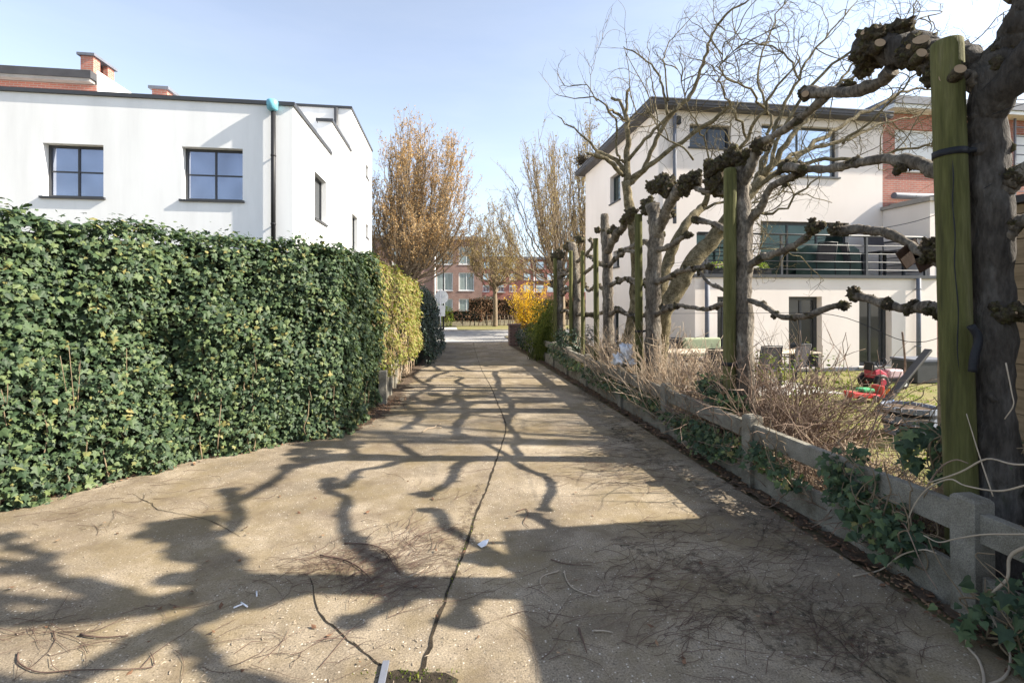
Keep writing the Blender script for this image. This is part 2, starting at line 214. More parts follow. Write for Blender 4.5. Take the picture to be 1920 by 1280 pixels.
# ------------------------------------------------------------------ mesh helpers
def nrm(a): return a / np.maximum(np.linalg.norm(a, axis=-1, keepdims=True), 1e-9)
class MB:
    def __init__(s): s.V = []; s.Fc = []; s.n = 0
    def add(s, V, Fs, mi=0, smooth=False):
        V = np.asarray(V, float).reshape(-1, 3); s.V.append(V)
        s.Fc.append((np.asarray(Fs, int) + s.n, mi, smooth)); s.n += len(V)
    def faces(s, V, flist, mi=0, smooth=False):
        base = s.n; s.V.append(np.asarray(V, float).reshape(-1, 3)); s.n += len(V)
        by = {}
        for f in flist: by.setdefault(len(f), []).append(f)
        for k, fs in by.items(): s.Fc.append((np.asarray(fs, int) + base, mi, smooth))
    def box(s, a, b, mi=0):
        x0, x1 = sorted((a[0], b[0])); y0, y1 = sorted((a[1], b[1])); z0, z1 = sorted((a[2], b[2]))
        V = [(x0, y0, z0), (x1, y0, z0), (x1, y1, z0), (x0, y1, z0), (x0, y0, z1), (x1, y0, z1), (x1, y1, z1), (x0, y1, z1)]
        s.add(V, [(0, 3, 2, 1), (4, 5, 6, 7), (0, 1, 5, 4), (1, 2, 6, 5), (2, 3, 7, 6), (3, 0, 4, 7)], mi)
    def beam(s, p, q, w, h, mi=0, up=(0, 0, 1)):
        p, q = Vector(p), Vector(q); d = (q - p).normalized(); sd_ = d.cross(Vector(up))
        if sd_.length < 1e-4: sd_ = d.cross(Vector((1, 0, 0)))
        sd_.normalize(); u = sd_.cross(d)
        V = [e + sd_ * (i * w / 2) + u * (j * h / 2) for e in (p, q) for i, j in ((-1, -1), (1, -1), (1, 1), (-1, 1))]
        s.add(V, [(0, 1, 2, 3), (7, 6, 5, 4), (0, 4, 5, 1), (1, 5, 6, 2), (2, 6, 7, 3), (3, 7, 4, 0)], mi)
    def tube(s, pts, rad, n=6, mi=0, wob=0.0, caps=True, smooth=True, capmi=None):
        P = np.asarray(pts, float); m = len(P)
        rad = np.full(m, rad, float) if np.isscalar(rad) else np.asarray(rad, float)
        T = nrm(np.gradient(P, axis=0)); ref = np.array([0.31, 0.17, 0.93]) if abs(T[0][2]) < 0.9 else np.array([0.95, 0.2, 0.1])
        A = np.zeros((m, 3)); a = nrm(np.cross(T[0], ref))
        for i in range(m):
            a = a - T[i] * np.dot(a, T[i]); a = a / max(np.linalg.norm(a), 1e-9); A[i] = a
        B = np.cross(T, A); th = np.linspace(0, 2 * np.pi, n, endpoint=False)
        rr = rad[:, None] * np.ones(n)
        if wob:
            for i in range(m):
                for j in range(n):
                    q = P[i] + rad[i] * (math.cos(th[j]) * A[i] + math.sin(th[j]) * B[i])
                    rr[i, j] *= 1 + wob * noise.fractal(Vector(q * 7), 1, 2, 3)
        V = P[:, None, :] + rr[..., None] * (np.cos(th)[None, :, None] * A[:, None, :] + np.sin(th)[None, :, None] * B[:, None, :])
        i, j = np.meshgrid(np.arange(m - 1), np.arange(n), indexing='ij'); k = (j + 1) % n
        Fq = np.stack([i * n + j, i * n + k, (i + 1) * n + k, (i + 1) * n + j], -1).reshape(-1, 4)
        base = s.n; s.add(V.reshape(-1, 3), Fq, mi, smooth)
        if caps:
            s.Fc.append((np.array([[base + x for x in range(n)][::-1]]), mi, False))
            s.Fc.append((np.array([[base + (m - 1) * n + x for x in range(n)]]), mi if capmi is None else capmi, False))
    def blob(s, c, r, seed=0, sub=3, amp=0.35, freq=2.2, mi=0, scale=(1, 1, 1), smooth=True):
        V0, F0 = ico(sub); sv = Vector((seed * 3.1, seed * 1.7, seed * 2.3)); out = []
        for v in V0:
            k = 1 + amp * noise.fractal(Vector(v) * freq + sv, 0.8, 2.1, 4)
            out.append((c[0] + r * k * v[0] * scale[0], c[1] + r * k * v[1] * scale[1], c[2] + r * k * v[2] * scale[2]))
        s.add(out, F0, mi, smooth)
    def build(s, name, mats, parent=None):
        me = bpy.data.meshes.new(name); V = np.concatenate(s.V)
        if parent is not None: V = V - np.array(ORG.get(parent.name, (0, 0, 0)))
        nl = sum(f.size for f, _, _ in s.Fc); nf = sum(len(f) for f, _, _ in s.Fc)
        me.vertices.add(len(V)); me.vertices.foreach_set('co', V.ravel().astype(np.float32))
        me.loops.add(nl); me.polygons.add(nf)
        me.loops.foreach_set('vertex_index', np.concatenate([f.ravel() for f, _, _ in s.Fc]).astype(np.int32))
        tot = np.concatenate([np.full(len(f), f.shape[1]) for f, _, _ in s.Fc]).astype(np.int32)
        me.polygons.foreach_set('loop_start', np.concatenate([[0], np.cumsum(tot)[:-1]]).astype(np.int32))
        me.polygons.foreach_set('material_index', np.concatenate([np.full(len(f), mi) for f, mi, _ in s.Fc]).astype(np.int32))
        me.polygons.foreach_set('use_smooth', np.concatenate([np.full(len(f), sm) for f, _, sm in s.Fc]))
        me.update(calc_edges=True); me.validate()
        for m_ in (mats if isinstance(mats, (list, tuple)) else [mats]): me.materials.append(M[m_])
        o = bpy.data.objects.new(name, me); COL.objects.link(o)
        if parent is not None: o.parent = parent; ORG[o.name] = ORG.get(parent.name, (0, 0, 0))
        return o
ORG = {}; _ico = {}
def ico(sub):
    if sub not in _ico:
        b = bmesh.new(); bmesh.ops.create_icosphere(b, subdivisions=sub, radius=1)
        _ico[sub] = ([tuple(v.co) for v in b.verts], [[v.index for v in f.verts] for f in b.faces]); b.free()
    return _ico[sub]
def tag(o, label=None, cat=None, group=None, kind=None):
    if label: o['label'] = label
    if cat: o['category'] = cat
    if group: o['group'] = group
    if kind: o['kind'] = kind
    return o
def thing(name, label, cat, loc=(0, 0, 0), group=None):
    o = bpy.data.objects.new(name, None); COL.objects.link(o); o.location = loc; o.empty_display_size = 0.2
    ORG[o.name] = tuple(loc); return tag(o, label, cat, group)
def dup(root, loc, rz=0.0, label=None):
    r = root.copy(); COL.objects.link(r); r.location = loc; r.rotation_euler = (0, 0, rz)
    if label: r['label'] = label
    for ch in list(root.children):
        c = ch.copy(); COL.objects.link(c); c.parent = r
        for g in list(ch.children):
            e = g.copy(); COL.objects.link(e); e.parent = c
    return r
def bevel(o, w=0.01, seg=2):
    m_ = o.modifiers.new('bevel', 'BEVEL'); m_.width = w; m_.segments = seg; m_.limit_method = 'ANGLE'; return o
def smooth_path(pts, k=5):
    P = np.asarray(pts, float); Q = np.vstack([2 * P[0] - P[1], P, 2 * P[-1] - P[-2]]); out = []
    for i in range(1, len(Q) - 2):
        for t in np.linspace(0, 1, k, endpoint=False):
            a, b, c, d = Q[i - 1], Q[i], Q[i + 1], Q[i + 2]
            out.append(0.5 * (2 * b + (c - a) * t + (2 * a - 5 * b + 4 * c - d) * t * t + (3 * b - a - 3 * c + d) * t ** 3))
    out.append(Q[-2]); return np.array(out)

IVY = np.array([(0, 0, 0), (.22, -.14, -.03), (.5, -.06, -.1), (.34, .2, -.05), (.56, .46, -.12), (.2, .52, -.04), (0, 1, 0),
                (-.2, .52, -.04), (-.56, .46, -.12), (-.34, .2, -.05), (-.5, -.06, -.1), (-.22, -.14, -.03)])
IVF = [(0, 1, 2, 3, 4, 5, 6), (0, 6, 7, 8, 9, 10, 11)]
HEA = np.array([(0, 0, 0), (.25, -.08, -.03), (.46, .08, -.1), (.42, .34, -.06), (.22, .62, -.06), (.1, .85, -.03), (0, 1, 0), (-.1, .85, -.03), (-.22, .62, -.06), (-.42, .34, -.06), (-.46, .08, -.1), (-.25, -.08, -.03)])
DIA = np.array([(0, 0, 0), (.3, .45, -.08), (0, 1, 0), (-.3, .45, -.08)]); DIF = [(0, 1, 2), (0, 2, 3)]
def leaves(mb, P, Nn, size, shape='ivy', mi=0, down=(0, 0, -1), jit=0.5):
    P = np.asarray(P, float); n = len(P); Nn = nrm(np.asarray(Nn, float))
    if shape == 'ivy' and n > 3:
        k = int(n * .42); sz = np.broadcast_to(size, (n,)); pick = RNG.permutation(n)
        leaves(mb, P[pick[:k]], Nn[pick[:k]], sz[pick[:k]] * .85, 'heart', mi, down, jit); P, Nn, size = P[pick[k:]], Nn[pick[k:]], sz[pick[k:]]; n = len(P)
    S, Fs = (IVY, IVF) if shape == 'ivy' else (HEA, IVF) if shape == 'heart' else (DIA, DIF)
    t = np.asarray(down, float) + RNG.normal(0, jit, (n, 3)); t = nrm(t - Nn * np.sum(t * Nn, 1, keepdims=True)); b = np.cross(t, Nn)
    size = np.broadcast_to(size, (n,))
    V = P[:, None] + size[:, None, None] * (S[None, :, 0:1] * b[:, None] + S[None, :, 1:2] * t[:, None] + S[None, :, 2:3] * Nn[:, None])
    Fa = np.asarray(Fs)[None] + (np.arange(n) * len(S))[:, None, None]
    mb.add(V.reshape(-1, 3), Fa.reshape(-1, len(Fs[0])), mi)
def vn(p, f=1.0, o=0.0): return noise.noise(Vector((p[0] * f + o, p[1] * f + o, p[2] * f + o)))

def hedge_mass(mb, path, z0, z1, thick, n, size, shape='ivy', lump=0.12, top=0.18, mi=0, cmi=1, endcaps=True, bulge=None, lf=1.6, zb=None):
    """leaves over the outward (right-hand) face, the top and the far end of a hedge that follows path, over a dark core"""
    path = np.asarray(path, float); seg = np.diff(path, axis=0); ln = np.linalg.norm(seg, axis=1); cum = np.concatenate([[0], np.cumsum(ln)]); Lt = cum[-1]
    def at(s_):
        i = min(np.searchsorted(cum, s_, side='right') - 1, len(seg) - 1); i = max(i, 0)
        d = seg[i] / ln[i]; p = path[i] + d * (s_ - cum[i]); return p, np.array([d[1], -d[0]])
    ztop = (lambda s_: z1) if np.isscalar(z1) else (lambda s_: np.interp(s_ / Lt, np.linspace(0, 1, len(z1)), z1))
    zbot = (lambda s_: z0) if zb is None else (lambda s_: np.interp(s_ / Lt, np.linspace(0, 1, len(zb)), zb))
    P = []; Q = []
    for k in range(n):
        s_ = RNG.uniform(0, Lt); p, o = at(s_); zt = ztop(s_)
        if RNG.random() < top:
            w = RNG.uniform(0, thick); q = (p[0] - o[0] * w, p[1] - o[1] * w, zt); q = np.array(q); q[2] += lump * vn(q, lf) + RNG.normal(0, 0.035) + (RNG.uniform(.03, .13) if RNG.random() < .05 else 0)
            nn = np.array([o[0] * 0.25, o[1] * 0.25, 1.0])
        else:
            z = RNG.uniform(zbot(s_) - 0.02, zt); f = (z - z0) / (z1 - z0) if np.isscalar(z1) else z / zt
            off = lump * vn((p[0], p[1], z), lf) + 0.5 * lump * vn((p[0], p[1], z), lf * 2.7, 9) + RNG.uniform(-0.10, 0.05)
            if bulge: off += bulge(f)
            off -= 0.10 * max(0, (f - 0.88) / 0.12) ** 2
            q = np.array([p[0] + o[0] * off, p[1] + o[1] * off, z]); nn = np.array([o[0], o[1], 0.55])
        P.append(q); Q.append(nn)
    P = np.array(P); Q = nrm(np.array(Q)) + RNG.normal(0, 0.42, (n, 3))
    leaves(mb, P, Q, size * np.where(RNG.random(n) < .12, RNG.uniform(1.25, 1.7, n), RNG.uniform(0.5, 1.15, n)), shape, mi)
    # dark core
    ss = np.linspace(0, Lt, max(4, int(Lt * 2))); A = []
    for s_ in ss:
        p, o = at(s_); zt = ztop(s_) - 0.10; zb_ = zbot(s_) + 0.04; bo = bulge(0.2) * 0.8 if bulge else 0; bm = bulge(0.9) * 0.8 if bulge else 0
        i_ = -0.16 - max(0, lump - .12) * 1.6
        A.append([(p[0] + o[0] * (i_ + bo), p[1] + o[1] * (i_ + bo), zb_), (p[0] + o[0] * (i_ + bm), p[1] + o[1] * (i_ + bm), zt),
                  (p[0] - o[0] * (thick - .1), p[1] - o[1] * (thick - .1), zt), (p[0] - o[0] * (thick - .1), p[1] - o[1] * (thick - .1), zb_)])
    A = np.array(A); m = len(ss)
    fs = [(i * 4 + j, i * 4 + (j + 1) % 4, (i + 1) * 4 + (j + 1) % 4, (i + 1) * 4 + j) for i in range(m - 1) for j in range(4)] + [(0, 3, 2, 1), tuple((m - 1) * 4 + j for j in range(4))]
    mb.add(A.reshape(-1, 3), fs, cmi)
    if endcaps:
        for e in (0, Lt):
            p, o = at(e); d = np.array([-o[1], o[0]]) * (1 if e else -1); K = int(n * 0.10)
            w = RNG.uniform(0, thick, K); z = RNG.uniform(zbot(e), ztop(e), K); j = RNG.uniform(-0.12, 0.05, K)
            PP = np.stack([p[0] - o[0] * w + d[0] * j, p[1] - o[1] * w + d[1] * j, z], 1)
            leaves(mb, PP, np.array([[d[0], d[1], 0.5]]) + RNG.normal(0, 0.4, (K, 3)), size * RNG.uniform(0.55, 1.25, K), shape, mi)

# ------------------------------------------------------------------ walls with real openings
class Pl:
    def __init__(s, ax, val, out): s.ax, s.val, s.out = ax, val, out
    def uv(s, px, py):
        p = PY(px, py, s.val) if s.ax == 'Y' else PX(px, py, s.val); return (p.x if s.ax == 'Y' else p.y), p.z
    def pt(s, u, z, n=0): return (u, s.val + s.out * n, z) if s.ax == 'Y' else (s.val + s.out * n, u, z)
    def rect(s, x0, y0, x1, y1):
        xm = (x0 + x1) / 2; a, b = sorted((s.uv(x0, y0)[0], s.uv(x1, y0)[0])); return a, b, s.uv(xm, y1)[1], s.uv(xm, y0)[1]
    def box(s, mb, u0, u1, z0, z1, n0, n1, mi=0): mb.box(s.pt(u0, z0, n0), s.pt(u1, z1, n1), mi)
def wall(mb, pl, u0, u1, z0, z1, holes=(), depth=0.16, mi=0, rmi=None):
    us = sorted({u0, u1, *[h[0] for h in holes], *[h[1] for h in holes]}); zs = sorted({z0, z1, *[h[2] for h in holes], *[h[3] for h in holes]})
    us = [u for u in us if u0 <= u <= u1]; zs = [z for z in zs if z0 <= z <= z1]
    flip = (pl.ax == 'Y') != (pl.out > 0)
    V = []; Fs = []
    def quad(*p):
        i = len(V); V.extend(p); Fs.append((i, i + 1, i + 2, i + 3) if flip else (i + 3, i + 2, i + 1, i))
    for a, b in zip(us, us[1:]):
        for c, d in zip(zs, zs[1:]):
            mu, mz = (a + b) / 2, (c + d) / 2
            if any(h[0] < mu < h[1] and h[2] < mz < h[3] for h in holes): continue
            quad(pl.pt(a, c), pl.pt(b, c), pl.pt(b, d), pl.pt(a, d))
    for h in holes:
        a, b, c, d = h
        for p, q in (((a, c), (b, c)), ((b, c), (b, d)), ((b, d), (a, d)), ((a, d), (a, c))):
            quad(pl.pt(*p), pl.pt(*q), pl.pt(*q, -depth), pl.pt(*p, -depth))
    mb.add(V, Fs, mi)
def window(parent, pl, h, frame='anthracite', pane='glass_blue', nx=2, ny=1, depth=0.16, sill=True, fw=0.06, name='window', sillm=None, label=None, lower=None):
    a, b, c, d = h; mb = MB(); e = 0.004
    a, b, c, d = a + e, b - e, c + e, d - e
    n0, n1 = -depth, -depth + 0.06
    pl.box(mb, a, b, c, c + fw, n0, n1); pl.box(mb, a, b, d - fw, d, n0, n1)
    pl.box(mb, a, a + fw, c + fw, d - fw, n0, n1); pl.box(mb, b - fw, b, c + fw, d - fw, n0, n1)
    for k in range(1, nx): x = a + (b - a) * k / nx; pl.box(mb, x - fw * .35, x + fw * .35, c + fw, d - fw, n0 + .005, n1 - .005)
    for k in range(1, ny): z = c + (d - c) * k / ny; pl.box(mb, a + fw, b - fw, z - fw * .3, z + fw * .3, n0 + .008, n1 - .008)
    w = mb.build(name, frame, parent)
    if label: w['label'] = label
    mb = MB(); pl.box(mb, a + fw * .5, b - fw * .5, c + fw * .5, d - fw * .5, n0 + .018, n0 + .03); mb.build('pane', pane, w)
    if sill: mb = MB(); pl.box(mb, a - .05, b + .05, c - .055, c - .006, -depth, 0.05); mb.build('sill', sillm or frame, w)
    return w
def downpipe(parent, pl, px, y0, y1, w=0.09, m_='zinc', n=0.10):
    u, zt = pl.uv(px, y0); _, zb = pl.uv(px, y1); zb = max(zb, 0.0)
    mb = MB(); mb.tube([pl.pt(u, zb, n), pl.pt(u, (zb + zt) / 2, n), pl.pt(u, zt, n)], w / 2, 10)
    for z in np.arange(zb + .6, zt - .2, 1.6):
        mb.tube([pl.pt(u, z, n), pl.pt(u, z + .035, n)], w / 2 + .008, 10); pl.box(mb, u - .012, u + .012, z + .002, z + .03, 0, n - w * .4)
    return mb.build('downpipe', m_, parent)

# ================================================================== THE SETTING: ground, lane, street, lawn
def sheet(name, pts, z, mat, res=None, kind='structure', relief=0.0):
    me_b = bmesh.new(); vs_ = [me_b.verts.new((p[0], p[1], z)) for p in pts]; f = me_b.faces.new(vs_)
    if f.normal.z < 0: f.normal_flip()
    me = bpy.data.meshes.new(name); me_b.to_mesh(me); me_b.free(); me.materials.append(M[mat])
    o = bpy.data.objects.new(name, me); COL.objects.link(o); o['kind'] = kind; return o
sheet('ground', [(-300, -30), (300, -30), (300, 400), (-300, 400)], -0.03, 'earth')
JP = [(770, 1300), (786, 1265), (810, 1195), (833, 1130), (855, 1068), (875, 1024), (892, 966), (910, 922), (926, 878), (943, 827), (949, 799), (941, 775), (932, 754), (920, 724), (901, 688), (889, 651)]
JT = [G(x, y) for x, y in JP]; JT = [JT[0] + (JT[0] - JT[2]) * 2.2] + JT + [G(888, 641)]
LEFT = [G(-60, 960), G(0, 935), G(330, 855), G(640, 800), G(700, 780), Vector((-1.0, 9.8, 0)), Vector((-0.85, 14.3, 0)), Vector((-.3, 19, 0)), Vector((-.9, 22.3, 0))]
LX = 2.93
left_poly = [(-9, -4)] + [(-9, 4.2)] + [(p.x - .05, p.y) for p in LEFT] + [(JT[-1].x, 22.3)] + [(p.x, p.y) for p in reversed(JT)] + [(JT[0].x, -4)]
right_poly = [(p.x, p.y) for p in JT] + [(JT[-1].x, 22.3), (4.2, 22.3), (2.75, 20.4), (LX - .1, 16), (LX, 8), (LX + .02, -4), (JT[0].x, -4)]
sheet('lane', left_poly, 0.0, 'lane_l'); sheet('lane_slab', right_poly, 0.0, 'lane_r')
def strip(name, pts, w, z, mat, seed=1, kind='structure', step=0.05):
    P = smooth_path([(p[0], p[1], 0) for p in pts], 4); D = [P[0]]
    for a, b in zip(P, P[1:]):
        k = max(1, int(np.linalg.norm(b - a) / step)); D += [a + (b - a) * i / k for i in range(1, k + 1)]
    D = np.array(D); T = nrm(np.gradient(D, axis=0)); Nn = np.stack([-T[:, 1], T[:, 0]], 1); V = []
    for i, p in enumerate(D):
        s_ = np.interp(i / len(D), np.linspace(0, 1, len(w)), w) if not np.isscalar(w) else w
        a = s_ * (0.45 + 1.0 * vn(p, 9, seed)) + .001; b = s_ * (0.45 + 1.0 * vn(p, 11, seed + 7)) + .001; m_ = 0.012 * vn(p, 14, seed + 3) + .008 * vn(p, 40, seed + 5)
        V += [(p[0] + Nn[i][0] * (max(a, .0008) + m_), p[1] + Nn[i][1] * (max(a, .002) + m_), z), (p[0] - Nn[i][0] * (max(b, .002) - m_), p[1] - Nn[i][1] * (max(b, .0008) - m_), z)]
    mb = MB(); mb.add(V, [(2 * i, 2 * i + 1, 2 * i + 3, 2 * i + 2) for i in range(len(D) - 1)]); o = mb.build(name, mat); o['kind'] = kind; return o
strip('lane_joint', JT, [.016, .018, .012, .013, .009, .007, .006, .006, .010, .02], 0.004, 'joint')
strip('lane_crack', [G(x, y) for x, y in ((583, 1082), (590, 1120), (600, 1152), (622, 1172), (645, 1194), (672, 1215), (700, 1236), (728, 1262), (745, 1300))], [.003, .007, .005, .008, .010], 0.004, 'joint', 3)
strip('lane_crack', [G(x, y) for x, y in ((250, 926), (270, 938), (284, 944), (296, 955), (330, 962), (356, 966), (400, 978), (425, 992), (450, 1006))], [.001, .005, .002, .004, .001], 0.004, 'joint', 5)
strip('lane_crack', [G(x, y) for x, y in ((1480, 1130), (1560, 1190), (1600, 1230), (1680, 1290))], [.001, .004, .002], 0.004, 'joint', 6)
strip('lane_dirt', [G(x, y) for x, y in ((842, 1085), (852, 1040), (868, 1000), (886, 940), (902, 905))], [.14, .22, .17, .10, .05], 0.0025, 'dirtfilm', 8)
strip('lane_dirt', [G(x, y) for x, y in ((700, 1050), (760, 1020), (812, 1010), (850, 1030))], [.05, .16, .12, .05], 0.0015, 'dirtfilm', 11)
for i, (pts, w_) in enumerate((([(1330, 1140), (1450, 1180), (1600, 1260), (1700, 1330)], [.15, .4, .5, .4]), ([(1150, 1010), (1300, 1060), (1500, 1130), (1700, 1220)], [.1, .25, .35, .3]), ([(1150, 800), (1250, 870), (1400, 960), (1500, 1040)], [.2, .35, .35, .2]), ([(1080, 720), (1130, 770), (1180, 830)], [.2, .3, .3]), ([(500, 1070), (640, 1060), (780, 1075)], [.05, .25, .12]))):
    strip('lane_dirt', [G(x, y) for x, y in pts], w_, .0021 + .0002 * i, 'mossfilm' if i < 4 else 'dirtfilm', 20 + i)
strip('gutter_soil', [(LX + .13, -3), (LX + .13, 4), (LX + .12, 10), (LX + .08, 16), (2.86, 20)], .15, 0.006, 'soil', 4)
strip('hedge_foot_soil', [(p.x, p.y) for p in LEFT[:-1]], [.55, .5, .35, .3, .3, .3, .3], 0.005, 'soil', 9)
hole = [G(x, y) for x, y in ((722, 1262), (745, 1256), (790, 1261), (835, 1262), (860, 1275), (850, 1300), (760, 1320), (715, 1300))]
sheet('lane_hole', [(p.x, p.y) for p in hole], 0.0055, 'joint')
# street beyond
def band(name, y0, y1, z, mat, x0=-160, x1=160): return sheet(name, [(x0, y0), (x1, y0), (x1, y1), (x0, y1)], z, mat)
band('pavement', 22.3, 24.6, 0.012, 'paving'); band('street', 24.6, 31.2, -0.01, 'asphalt'); band('pavement', 31.35, 34.6, 0.05, 'paving', -160, .8)
band('verge', 31.35, 36.2, 0.055, 'lawn', .8, 160)
def slab_structure(name, a, b, mat):
    mb = MB(); mb.box(a, b); o = mb.build(name, mat); o['kind'] = 'structure'; return o
sheet('garden_bed', [(2.9, 20.6), (16, 20.6), (16, 26), (3.2, 26)], 0.02, 'earth')
slab_structure('kerb', (-160, 31.2, -.02), (160, 31.35, .06), 'stone')
sheet('lawn', [(4.0, 2), (40, 2), (40, 13.3), (5.2, 13.3), (4.0, 9)], -0.012, 'lawn')
sheet('terrace_paving', [(4.6, 8.9), (8.2, 8.9), (8.2, 11.8), (4.6, 11.8)], -0.004, 'paving')

# ================================================================== LEFT: white flat-roofed house
YH = 12.0; XH = -3.58; hz = PY(550, 200, YH).z
house = thing('white_house', 'white rendered flat-roofed house with black-framed windows behind the ivy hedge', 'house', (XH, YH, 0))
pf = Pl('Y', YH, -1); ps = Pl('X', XH, 1)
hA = pf.rect(80, 270, 194, 369); hB = pf.rect(341, 277, 455, 375)
Y1, Y2, Y3 = 15.9, 19.03, 24.3; z2, z3 = 7.6, 9.25
sh = [ps.rect(590, 330, 612, 412), ps.rect(660, 402, 671, 459)]
sh2 = [(22.6, 22.95, 6.55, 7.05), (22.6, 22.95, 4.2, 4.75)]
sh[0] = (sh[0][0], sh[0][1], ps.uv(601, 415)[1], ps.uv(601, 331)[1]); sh[1] = (sh[1][0], sh[1][1], ps.uv(665, 470)[1], ps.uv(665, 404)[1])
a = ps.rect(686, 310, 691, 334); sh2[0] = a; b_ = ps.rect(686, 421, 691, 446); sh2[1] = b_
mb = MB()
wall(mb, pf, -24, XH, 0, hz, [hA, hB], 0.22)
wall(mb, ps, YH, Y3, 0, hz, sh + [x for x in sh2 if x[3] < hz], 0.2)
mb.build('wall', 'render', house)
# raised parapet block and tall block stand on the low block
mb = MB(); mb.box((XH - .42, Y1, hz + .001), (XH - .0005, Y2, z2)); mb.build('parapet_block', 'render', house)
mb = MB(); wall(mb, ps, Y2, Y3, hz, z3, [x for x in sh2 if x[3] >= hz], 0.2); wall(mb, Pl('Y', Y2, -1), -16, XH, hz, z3); wall(mb, Pl('Y', Y3, 1), -16, XH, 0, z3)
mb.add([(-24, YH, hz), (XH, YH, hz), (XH, Y3, hz), (-24, Y3, hz)], [(0, 1, 2, 3)]); mb.add([(-16, Y2, z3), (XH, Y2, z3), (XH, Y3, z3), (-16, Y3, z3)], [(0, 1, 2, 3)])
mb.build('wall', 'render', house)
mb = MB(); ov = .05
mb.box((-24, YH - ov, hz + .002), (XH + ov, YH + .3, hz + .09)); mb.box((XH - .3, YH + .3, hz + .002), (XH + ov, Y1 - .06, hz + .09))
mb.box((XH - .47, Y1 - ov, z2 + .002), (XH + ov, Y2 - .003, z2 + .09))
mb.box((-16, Y2 - ov, z3 + .002), (XH + ov, Y2 + .3, z3 + .09)); mb.box((XH - .3, Y2 + .3, z3 + .002), (XH + ov, Y3 + ov, z3 + .09))
mb.build('coping', 'anthracite', house)
for h in (hA, hB): window(house, pf, h, 'anthracite', 'glass_blue', 2, 2, 0.22, fw=0.05)
for h in sh: window(house, ps, h, 'anthracite', 'glass_dark', 1, 1, 0.2, fw=.05)
for h in sh2: window(house, ps, h, 'anthracite', 'glass_dark', 1, 1, 0.15, fw=.05)
dp = downpipe(house, pf, 515, 212, 470, 0.105, 'black', 0.09)
u_, z_ = pf.uv(514, 201); mb = MB()
mb.tube([pf.pt(u_, z_ - .14, .12), pf.pt(u_, z_ - .1, .12), pf.pt(u_, z_ + .0, .12), pf.pt(u_, z_ + .09, .12), pf.pt(u_, z_ + .12, .12)], [.06, .115, .125, .125, .09], 14); mb.build('rain_hopper', 'teal', dp)
u_ = Pl('Y', Y2, -1).uv(631, 220)[0]; mb = MB(); mb.tube([(u_, Y2 - .08, hz + 1.0), (u_, Y2 - .08, z3 - .02)], .07, 8); mb.build('downpipe', 'anthracite', house)
def chimney(name, parent, x0, y0, z0, z1, w, d, mat='brick_red'):
    mb = MB(); mb.box((x0, y0, z0), (x0 + w, y0 + d, z1 - .42)); t_ = .14
    for a, b in (((x0, y0), (x0 + w, y0 + t_)), ((x0, y0 + d - t_), (x0 + w, y0 + d)), ((x0, y0 + t_), (x0 + t_, y0 + .3)), ((x0 + w - t_, y0 + t_), (x0 + w, y0 + .3)), ((x0 + w - t_, y0 + d - .3), (x0 + w, y0 + d - t_))):
        mb.box((*a, z1 - .42), (*b, z1))
    c = mb.build(name, mat, parent); mb = MB(); mb.box((x0 - .07, y0 - .07, z1), (x0 + w + .07, y0 + d + .07, z1 + .08)); mb.build('chimney_cap', 'zinc', c); return c
yc = 15.2; p0 = PY(285, 187, yc); p1 = PY(313, 170, yc); chimney('chimney', house, p0.x, yc, hz - .1, p1.z + .02, p1.x - p0.x, 1.3)

# brick house behind it
YB = 16.2; xe = PY(182, 160, YB).x; zb = PY(100, 147, YB - .25).z
bh = thing('brick_house', 'red brick house with a dark flat eave and white gable wall behind the white house', 'house', (xe, YB, 0))
mb = MB(); wall(mb, Pl('Y', YB, -1), -24, xe, 0, zb - .03); mb.build('wall', 'brick_red', bh)
mb = MB(); wall(mb, Pl('X', xe, 1), YB, YB + 5.5, 0, zb + .42); mb.build('gable_wall', 'render', bh)
zt = PY(170, 133, YB).z; xr = min(PY(176, 140, YB - .5).x, xe - .06)
mb = MB(); mb.box((-24, YB - .22, zb - .02), (xr, YB + 6, zb + .07)); ro = mb.build('roof', 'stone', bh)
mb = MB(); mb.box((-24, YB - .26, zb + .072), (xr + .05, YB + 6, zb + .30)); mb.build('roof_edge', 'roof_felt', ro)
yc = YB + .4; p0 = PY(151, 133, yc); p1 = PY(175, 106, yc); chimney('chimney', bh, p0.x, yc, zb - .1, p1.z, p1.x - p0.x, .95)

# ================================================================== RIGHT: cream house with terrace block
XM, YM, YE, XR = 6.21, 13.4, 11.8, 13.67
DM = Pl('Y', YM, -1); DE = Pl('Y', YE, -1); DS = Pl('X', XM, -1)
rz = 7.55; tz = DE.uv(1500, 517)[1]
cream = thing('cream_house', 'cream rendered house with grey flat roof and railed terrace behind the pollarded trees', 'house', (XM, YM, 0))
hm1 = DM.rect(1293, 234, 1371, 277); hm2 = DM.rect(1428, 236, 1572, 330); hm3 = DM.rect(1426, 416, 1592, 530); hm4 = DM.rect(1306, 436, 1382, 493)
hm3 = (hm3[0], hm3[1], tz + .05, hm3[3])
hs = []
for x0, y0, x1, y1, in ((1144, 326, 1163, 378), (1150, 470, 1161, 500), (1148, 585, 1160, 640), (1180, 445, 1196, 505)): hs.append(DS.rect(x0, y0, x1, y1))
mb = MB(); wall(mb, DM, XM, XR, 0, rz, [hm1, hm2, hm3, hm4], .2); wall(mb, DS, YM, 20.8, 0, rz, hs[:3], .2); wall(mb, Pl('Y', 20.8, 1), XM, XR, 0, rz); mb.build('wall', 'cream', cream)
mb = MB(); mb.box((XM - .36, YM - .36, rz + .002), (XR - .003, 21.1, rz + .05)); rf = mb.build('roof', 'fascia', cream)
mb = MB(); mb.box((XM - .38, YM - .38, rz + .052), (XR - .003, 21.15, rz + .16)); mb.build('fascia', 'fascia', rf)
